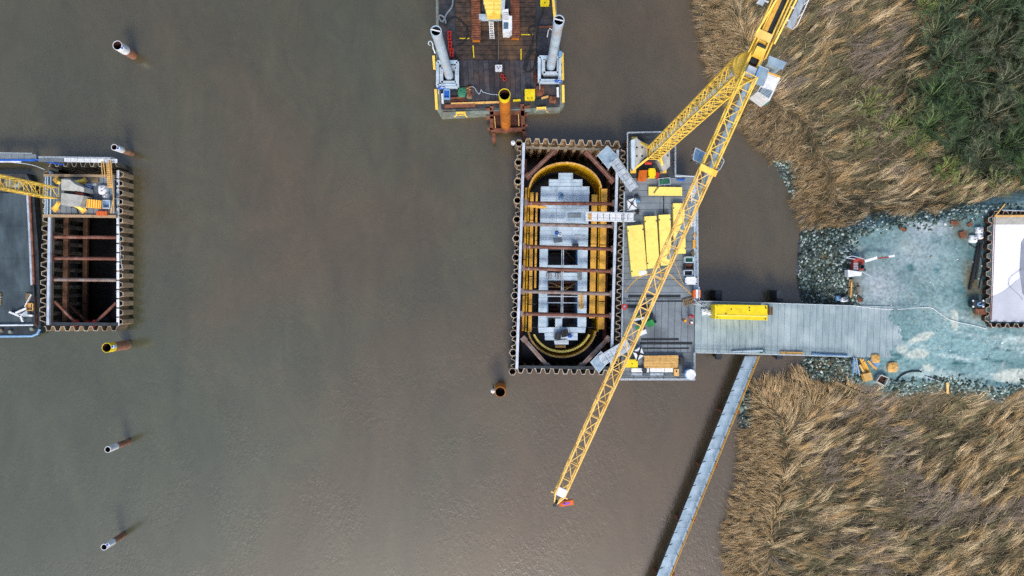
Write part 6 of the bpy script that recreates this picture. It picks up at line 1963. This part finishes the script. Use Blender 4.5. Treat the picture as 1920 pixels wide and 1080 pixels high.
def stones(pts, smin, smax, palette):
    n = len(pts)
    sc = rng.uniform(smin, smax, (n, 1)) * rng.uniform(.65, 1.35, (n, 3))
    ang = rng.uniform(0, 6.28, n)
    V = ICO_V[None] * sc[:, None, :] * rng.uniform(.7, 1.25, (n, 12, 1))
    x = V[..., 0] * np.cos(ang)[:, None] - V[..., 1] * np.sin(ang)[:, None]
    y = V[..., 0] * np.sin(ang)[:, None] + V[..., 1] * np.cos(ang)[:, None]
    V = np.stack([x, y, V[..., 2] * .75], -1) + pts[:, None, :]
    F = (ICO_F[None] + (np.arange(n) * 12)[:, None, None]).reshape(-1, 3)
    pal = np.array([S(h) for h in palette])
    c = pal[rng.integers(0, len(pal), n)] * rng.uniform(.7, 1.25, (n, 1))
    return V.reshape(-1, 3), F, np.repeat(c, 12, 0)


def zone_pts(x0, y0, x1, y1, dens, cond, z=2.0):
    a, b = P(x0, y0, z), P(x1, y1, z)
    area = abs((b.x - a.x) * (b.y - a.y))
    n = int(area * dens)
    X, Y = rng.uniform(a.x, b.x, n), rng.uniform(b.y, a.y, n)
    Z, dl, dp = land_height(X, Y)
    k = cond(dl, dp)
    return np.stack([X[k], Y[k], Z[k] + .02], -1)


zones = [((1505, 428, 1602, 572), 26, lambda dl, dp: (dp < .6 + rng.normal(0, .6, len(dp))) & (dl > -1.2)),
         ((1598, 385, 1925, 446), 16, lambda dl, dp: (dp < .6 + rng.normal(0, .5, len(dp))) & (dp > -1.3)),
         ((1640, 700, 2000, 756), 20, lambda dl, dp: (dp < .35 + rng.normal(0, .5, len(dp))) & (dp > -1.9)),
         ((1500, 668, 1612, 716), 20, lambda dl, dp: (dl > -.5) & (dl < 9) & (dp < .3)),
         ((1452, 296, 1499, 368), 18, lambda dl, dp: (dl > -1.0) & (dl < 2.6)),
         ((1376, 735, 1414, 805), 22, lambda dl, dp: (dl > -1.3) & (dl < 2.4))]
PP = np.concatenate([zone_pts(*r, d, c) for r, d, c in zones])
V, F, Cc = stones(PP, .07, .27, ['3b4c48', '4d605a', '5f736c', '788a84', '8fa09a', 'b4bfba', '4c564a', '303c38', '46544a', '42565a'])
V2, F2, C2 = stones(PP[rng.uniform(0, 1, len(PP)) < .02], .3, .5, ['3a4843', '4c5c55', '62736c', '38423a'])
F = np.concatenate([F, F2 + len(V)])
V, Cc = np.concatenate([V, V2]), np.concatenate([Cc, C2])
link(mesh_np('rubble_stones', V, F, Cc, 'rubble'), 'rubble_stones', kind='stuff')['label'] = 'grey green rubble stones armouring the banks of the gravel pad'
PP = zone_pts(1590, 400, 1960, 730, .2, lambda dl, dp: dp > .6, 4)
V, F, Cc = stones(PP, .05, .14, ['c9d2d0', 'a9b8b8', '6f8688', 'e4e8e6', '90805c'])
link(mesh_np('loose_gravel', V, F, Cc, 'rubble'), 'loose_gravel', kind='stuff')['label'] = 'scattered pale pebbles on the wet gravel pad'


# reeds -----------------------------------------------------------------
def strands(base, dirx, diry, lean, length, width, col, curl=1.5):
    """flat bent blades: 3 cross-sections each"""
    n = len(base)
    ts = np.array([0, .5, 1.0])
    hx = np.sin(lean) * length
    hz = np.cos(lean) * length
    pts = np.zeros((n, 3, 3))
    for k, t in enumerate(ts):
        hh = hx * t ** curl
        pts[:, k, 0] = base[:, 0] + dirx * hh
        pts[:, k, 1] = base[:, 1] + diry * hh
        pts[:, k, 2] = base[:, 2] + hz * t * (1.25 - .25 * t)
    tw = rng.uniform(-.5, .5, n)
    sx, sy = -diry * np.cos(tw), dirx * np.cos(tw)
    side = np.stack([sx, sy, np.sin(tw)], -1)
    wd = np.array([1.0, .85, .25])
    V = np.zeros((n, 3, 2, 3))
    for k in range(3):
        o = side * (width * wd[k] / 2)[:, None]
        V[:, k, 0] = pts[:, k] - o
        V[:, k, 1] = pts[:, k] + o
    idx = (np.arange(n) * 6)[:, None]
    q = np.concatenate([idx + np.array([0, 1, 3, 2]), idx + np.array([2, 3, 5, 4])], 1).reshape(-1, 4)
    return V.reshape(-1, 3), q, np.repeat(col, 6, 0)


def reed_sites(n0):
    """random spots in the reed beds with the local lie of the reeds"""
    X, Y = rng.uniform(27, 90, n0), rng.uniform(-54, 54, n0)
    Z, dl, dp = land_height(X, Y)
    px = 960 + X * FPX / (HC - 1.5)
    py = 540 - Y * FPX / (HC - 1.5)
    dt = sdist(X, Y, THICK)
    keep = (dl > .05) & (dp < -1.0 - .8 * fbm(X, Y, .5, 61))
    keep &= ~((px > 1500) & (px < 1602) & (py > 425) & (py < 722) & (dp > -7))
    keep &= ~((px > 1455) & (px < 1500) & (py > 298) & (py < 368) & (dl < 2.6))
    keep &= ~((px > 1375) & (px < 1416) & (py > 735) & (py < 806) & (dl < 2.3))
    keep &= rng.uniform(0, 1, n0) > np.clip((dt + 5.0 + 9 * (fbm(X, Y, .2, 66) - .5)) / 9, 0, .93)
    shrub = ((px - 1650) / 75) ** 2 + ((py - 235) / 60) ** 2
    keep &= rng.uniform(0, 1, n0) > np.where(shrub < 1, .5, 0)
    X, Y, Z, dl, px, py = (a[keep] for a in (X, Y, Z, dl, px, py))
    e = .4
    gxn = sdist(X + e, Y, LAND) - sdist(X - e, Y, LAND)
    gyn = sdist(X, Y + e, LAND) - sdist(X, Y - e, LAND)
    gl = np.hypot(gxn, gyn) + 1e-6
    th = R(26) + (fbm(X, Y, .05, 81) - .5) * 1.8 + (fbm(X, Y, .3, 82) - .5) * .9
    th = th + np.where((py > 385) & (py < 480), R(-165), 0)
    w = np.clip((8.5 + 3 * (fbm(X, Y, .25, 83) - .5) - dl) / 4.0, 0, 1)
    w = w * w * (3 - 2 * w)
    dx, dy = np.cos(th) * (1 - w) - gxn / gl * w * 1.2, np.sin(th) * (1 - w) - gyn / gl * w * 1.2
    return X, Y, Z, dl, px, py, w, np.arctan2(dy, dx)


RC = {k: np.array(S(h)) for k, h in dict(tan='b89b6e', straw='d2bc94', olive='6c684c', mauve='8d8072', shore='c6aa80', brown='7b6c53', green='5a6042', dark='54503e').items()}


def pickc(n, names, probs):
    i = rng.choice(len(names), n, p=np.array(probs) / sum(probs))
    return np.stack([RC[k] for k in names])[i]


HOLLOWS = ((1665, 880, 120, 80, .2), (1560, 700, 70, 30, .15), (1600, 90, 110, 70, .17), (1560, 170, 60, 60, .14), (1700, 290, 40, 25, .2), (1560, 1010, 60, 60, .12), (1700, 60, 40, 90, .15))


def reed_parts():
    out = []
    # 1: thin low layer of old stems and green growth between the tufts
    X, Y, Z, dl, px, py, w, a = reed_sites(95000)
    n = len(X)
    m2 = fbm(X, Y, .09, 92)
    col = pickc(n, ['olive', 'brown', 'green', 'dark', 'mauve'], [3, 3, 2, 2, 1.5])
    col = np.where((rng.uniform(0, 1, n) < np.clip((m2 - .58) * 6, 0, .7))[:, None], RC['mauve'], col)
    col = np.where((rng.uniform(0, 1, n) < w * .6)[:, None], RC['tan'], col) * rng.uniform(.7, 1.25, (n, 1))
    aa = a + rng.normal(0, .45, n)
    out.append(strands(np.stack([X, Y, Z - .05], -1), np.cos(aa), np.sin(aa), np.clip(rng.normal(.85, .25, n), .2, 1.4), rng.uniform(.8, 1.7, n), rng.uniform(.035, .07, n), col))
    # 2: tufts laid over by the wind, pale on top
    X, Y, Z, dl, px, py, w, a = reed_sites(11500)
    gap = fbm(X * .8 + Y * .4, Y * 1.1 - X * .4, .22, 71)
    for cx, cy, rx, ry, s_ in HOLLOWS:
        gap = gap - .75 * s_ * np.exp(-(((px - cx) / rx) ** 2 + ((py - cy) / ry) ** 2))
    k = (rng.uniform(0, 1, len(X)) < np.clip((gap - .32) * 3.8, .1, 1)) & (w < .6)
    X, Y, Z, dl, px, py, w, a, gap = (q[k] for q in (X, Y, Z, dl, px, py, w, a, gap))
    n = len(X)
    m1, m2 = fbm(X, Y, .11, 91), fbm(X, Y, .09, 92)
    col = pickc(n, ['tan', 'straw', 'brown', 'olive'], [4, 3.4, 1.6, 1.0])
    col = np.where((rng.uniform(0, 1, n) < np.clip((m1 - .47) * 3.4 + np.where((py < 300) & (px > 1480), .16, 0), 0, .6))[:, None], RC['olive'] * 1.2, col)
    col = np.where((rng.uniform(0, 1, n) < np.clip((m2 - .6) * 5, 0, .6))[:, None], RC['mauve'], col)
    a = a + rng.normal(0, .26, n)
    ln = rng.uniform(1.5, 2.9, n)
    lean = np.clip(1.02 + (fbm(X, Y, .3, 95) - .5) * .8 + rng.normal(0, .1, n), .55, 1.36)
    big = rng.uniform(.55, 1.6, n)
    ns = 27
    r_ = lambda v: np.repeat(v, ns)
    N_ = n * ns
    u, v = rng.normal(0, .40, N_) * r_(big), rng.normal(0, .22, N_) * r_(big)
    ca_, sa_ = np.cos(r_(a)), np.sin(r_(a))
    base = np.stack([r_(X) + u * ca_ - v * sa_, r_(Y) + u * sa_ + v * ca_, r_(Z) - .05], -1)
    aa = r_(a) + rng.normal(0, .10, N_) - v * .16
    cc = np.repeat(col * rng.uniform(.8, 1.15, (n, 1)), ns, 0) * rng.uniform(.72, 1.2, (N_, 1))
    out.append(strands(base, np.cos(aa), np.sin(aa), r_(lean) + rng.normal(0, .1, N_), r_(ln) * rng.uniform(.55, 1.15, N_), rng.uniform(.03, .06, N_), cc))
    # 3: combed fringe hanging out over the water
    X, Y, Z, dl, px, py, w, a = reed_sites(42000)
    k = (w > .15) & (rng.uniform(0, 1, len(X)) < w + .2)
    X, Y, Z, dl, px, py, w, a = (q[k] for q in (X, Y, Z, dl, px, py, w, a))
    n = len(X)
    clump = fbm(X, Y, .7, 97)
    a = a + (clump - .5) * .8 + rng.normal(0, .08, n)
    col = pickc(n, ['shore', 'tan', 'straw', 'brown', 'olive'], [5, 3, 1.6, 1.8, .8]) * rng.uniform(.8, 1.15, (n, 1)) * (.78 + .45 * clump)[:, None]
    ns = 6
    r_ = lambda v: np.repeat(v, ns)
    N_ = n * ns
    base = np.stack([r_(X) + rng.normal(0, .14, N_), r_(Y) + rng.normal(0, .14, N_), r_(Z) - .05], -1)
    aa = r_(a) + rng.normal(0, .14, N_)
    out.append(strands(base, np.cos(aa), np.sin(aa), np.clip(r_(.85 + .35 * clump) + rng.normal(0, .12, N_), .3, 1.35), rng.uniform(1.2, 2.3, N_), rng.uniform(.03, .055, N_), np.repeat(col, ns, 0) * rng.uniform(.8, 1.18, (N_, 1))))
    # 4: stray broken stems lying across the rest
    X, Y, Z, dl, px, py, w, a = reed_sites(9000)
    n = len(X)
    aa = rng.uniform(0, 6.28, n)
    col = pickc(n, ['straw', 'tan', 'brown', 'mauve'], [2, 3, 2, 1.5]) * rng.uniform(.7, 1.1, (n, 1))
    out.append(strands(np.stack([X, Y, Z + rng.uniform(.5, 1.3, n)], -1), np.cos(aa), np.sin(aa), rng.uniform(1.1, 1.5, n), rng.uniform(.6, 1.5, n), rng.uniform(.025, .05, n), col))
    V = np.concatenate([o[0] for o in out])
    off = np.cumsum([0] + [len(o[0]) for o in out[:-1]])
    F = np.concatenate([o[1] + k for o, k in zip(out, off)])
    return V, F, np.concatenate([o[2] for o in out])


V, F, Cc = reed_parts()
link(mesh_np('reeds', V, F, Cc, 'reed'), 'reeds', kind='stuff')['label'] = 'dry tan reeds laid over by the wind along the river bank'
print('reed faces', len(F))

# low green growth under the thicket
n = 30000
X, Y = rng.uniform(55, 92, n), rng.uniform(12, 56, n)
Z, dl, dp = land_height(X, Y)
dt = sdist(X, Y, THICK)
k = (dt > -2.5 + rng.normal(0, 1.2, n)) & (dp < -2)
X, Y, Z = X[k], Y[k], Z[k]
n = len(X)
a = rng.uniform(0, 6.28, n)
pal = np.array([S(h) for h in ('2a3626', '36482c', '222c20', '4a5a38', '333f2b')])
V, F, Cc = strands(np.stack([X, Y, Z], -1), np.cos(a), np.sin(a), rng.uniform(.5, 1.3, n), rng.uniform(.4, 1.1, n), rng.uniform(.05, .11, n), pal[rng.integers(0, 5, n)] * rng.uniform(.7, 1.3, (n, 1)))
link(mesh_np('undergrowth', V, F, Cc, 'reed'), 'undergrowth', kind='stuff')['label'] = 'low dark green growth under the thicket'


# bare mossy bushes: trunk limbs plus a crown of fine twigs
def bush(name, label, px, py, height, spread, limb_cols, twig_cols, seed, nl=16, lean=(0, 0), group=None, twigs=13, subs=7):
    r0 = np.random.default_rng(seed)
    q = P(px, py, 1.0)
    z0 = terrain_z(q.x, q.y)
    t = thing(name, label, 'bush', (q.x, q.y, z0 - .05), group)
    tv, tq, tc = [], [], []
    wv, wq, wc = [], [], []
    lc = np.array([S(h) for h in limb_cols])
    tcs = np.array([S(h) for h in twig_cols])

    def limb(pts, r0_, r1_, col):
        n_ = len(pts)
        o = len(tv)
        for i, p in enumerate(pts):
            d = (pts[min(i + 1, n_ - 1)] - pts[max(i - 1, 0)])
            d = d / (np.linalg.norm(d) + 1e-9)
            s = np.cross(d, (0, 0, 1.0) if abs(d[2]) < .9 else (1.0, 0, 0))
            s = s / np.linalg.norm(s)
            u = np.cross(s, d)
            r = r0_ + (r1_ - r0_) * i / (n_ - 1)
            for k in range(4):
                a_ = k * math.pi / 2
                tv.append(p + s * r * math.cos(a_) + u * r * math.sin(a_))
                tc.append(col)
        for i in range(n_ - 1):
            for k in range(4):
                tq.append((o + i * 4 + k, o + i * 4 + (k + 1) % 4, o + (i + 1) * 4 + (k + 1) % 4, o + (i + 1) * 4 + k))

    def blade(p, d, L, w, col):
        d = d / (np.linalg.norm(d) + 1e-9)
        s = np.cross(d, (0, 0, 1.0))
        s = s / (np.linalg.norm(s) + 1e-9) * w / 2
        e = p + d * L
        o = len(wv)
        wv.extend([p - s, p + s, e + s * .3, e - s * .3])
        wc.extend([col] * 4)
        wq.append((o, o + 1, o + 2, o + 3))
        return e
    for i in range(nl):
        az = 6.283 * (i + r0.uniform(-.4, .4)) / nl
        rad = spread * r0.uniform(.45, 1.05)
        top = height * r0.uniform(.6, 1.0)
        pts = []
        wob = r0.normal(0, .12, (6, 3))
        for k in range(6):
            f = k / 5
            pts.append(np.array([q.x + math.cos(az) * rad * f ** 1.15 + lean[0] * f, q.y + math.sin(az) * rad * f ** 1.15 + lean[1] * f, z0 + top * (1 - (1 - f) ** 1.8)]) + wob[k] * f)
        c = lc[r0.integers(0, len(lc))] * r0.uniform(.8, 1.2)
        limb(pts, .1 * height / 4.5, .03, c)
        for k in range(twigs):
            f = r0.uniform(.2, 1.0)
            j = min(int(f * 5), 4)
            p = pts[j] + (pts[j + 1] - pts[j]) * (f * 5 - j)
            ad = az + r0.normal(0, .75)
            d = np.array([math.cos(ad), math.sin(ad), r0.uniform(.1, .9)])
            L = r0.uniform(.45, 1.1) * spread / 3.0
            c = tcs[r0.integers(0, len(tcs))] * r0.uniform(.7, 1.25)
            e = blade(p, d, L, .05, c)
            for m in range(subs):
                g2 = r0.uniform(.15, 1.0)
                p2 = p + (e - p) * g2
                ad2 = ad + r0.normal(0, .7)
                blade(p2, np.array([math.cos(ad2), math.sin(ad2), r0.uniform(0, .8)]), r0.uniform(.15, .5) * spread / 3.0, .032, c * r0.uniform(.85, 1.15))
    link(mesh_np('trunk', np.array(tv), np.array(tq), np.array(tc), 'twig'), 'trunk', t)
    link(mesh_np('crown', np.array(wv), np.array(wq), np.array(wc), 'twig'), 'crown', t)
    return t


DK = (['5a6446', '70755a', '444d36'], ['33432c', '415238', '566846', '2a3626', '6a735a', '48563e'])
gT = 'dark green bushes of the thicket'
LB = (('dark green twiggy bush in the dense thicket at the upper right', gT), ('greyish brown bare bush among the dark green thicket at upper right', 'grey bare bushes of the thicket'), ('brighter green mossy bush among the dark thicket at upper right', 'bright mossy bushes of the thicket'))
spots = [(1765, 30), (1790, 95), (1755, 120), (1740, 185), (1830, 30), (1850, 100), (1800, 155), (1860, 165), (1905, 40), (1915, 120), (1770, 215), (1835, 225), (1905, 200), (1790, 265), (1870, 280), (1925, 270), (1745, 70), (1765, -40), (1850, -40), (1960, -10), (1965, 80), (1968, 170), (1965, 240), (1830, 300), (1730, 245), (1905, 320)]
KINDS = ((['66704e', '7a8064', '4a543a'], ['34462e', '42563a', '546a48', '2a3626', '626c54']),
         (['666a50', '74745f', '50543e'], ['444c38', '545c46', '6c705a', '363e30', '5e664c']),
         (['566c40', '66804c', '425432'], ['33472c', '415836', '506a44', '2a3826', '4a5a42']))
for i, (x, y) in enumerate(spots):
    ki = (0, 1, 0, 2, 0, 1)[i % 6] if y < 190 else (2, 0, 2, 1)[i % 4]
    kk = KINDS[ki]
    bush('thicket_bush', LB[ki][0], x, y, 3.4 + (i * 37 % 10) * .2, 3.3 + (i * 53 % 10) * .14, kk[0], kk[1], 100 + i, group=LB[ki][1], nl=13 + i % 5, twigs=19, subs=11)
PL = (['8a8a5c', 'a09c78', '6f7a40'], ['6f7c3e', '7d7a52', '8c8464', '5f7a34', '94906c'])
for i, (x, y, h, s, lb) in enumerate(((1620, 205, 3.4, 3.3, 'pale green bare bush in the reeds, north west of its neighbour'), (1665, 245, 3.6, 3.6, 'pale green bare bush at the centre of the northern reed field'), (1700, 215, 3.0, 2.8, 'green tipped bush between the pale bushes and the dark thicket'),
                                      (1610, 265, 2.4, 2.2, 'small pale bush south of the northern reed bushes'), (1790, 350, 2.8, 3.0, 'grey twiggy bush at the southern edge of the thicket'), (1850, 352, 2.6, 2.8, 'grey twiggy bush nearest the north end of the white slab'))):
    bush('reed_bush', lb, x, y, h, s, PL[0], PL[1], 300 + i, nl=14, twigs=11, subs=6)
GB = (['6f8a2e', '7fa034'], ['5c8a2c', '6a9a34', '4c7426'])
for i, (x, y, lb) in enumerate(((1712, 268, 'olive green bush where the reeds meet the thicket, south of the pale bushes'), (1760, 322, 'olive green bush at the lower corner of the thicket'), (1722, 20, 'olive green bush at the top edge between reeds and thicket'))):
    bush('mossy_bush', lb, x, y, 2.6, 2.8, ['7c8a44', '8a9454'], ['5f7438', '6f8044', '7f8a58', '55683a'], 420 + i, nl=12, twigs=14, subs=8)
bush('mossy_bush', 'bright green mossy branches at the right edge below the thicket', 1895, 325, 3.2, 3.6, GB[0], GB[1], 401, nl=8, lean=(2.0, 1.2), twigs=12, subs=6)
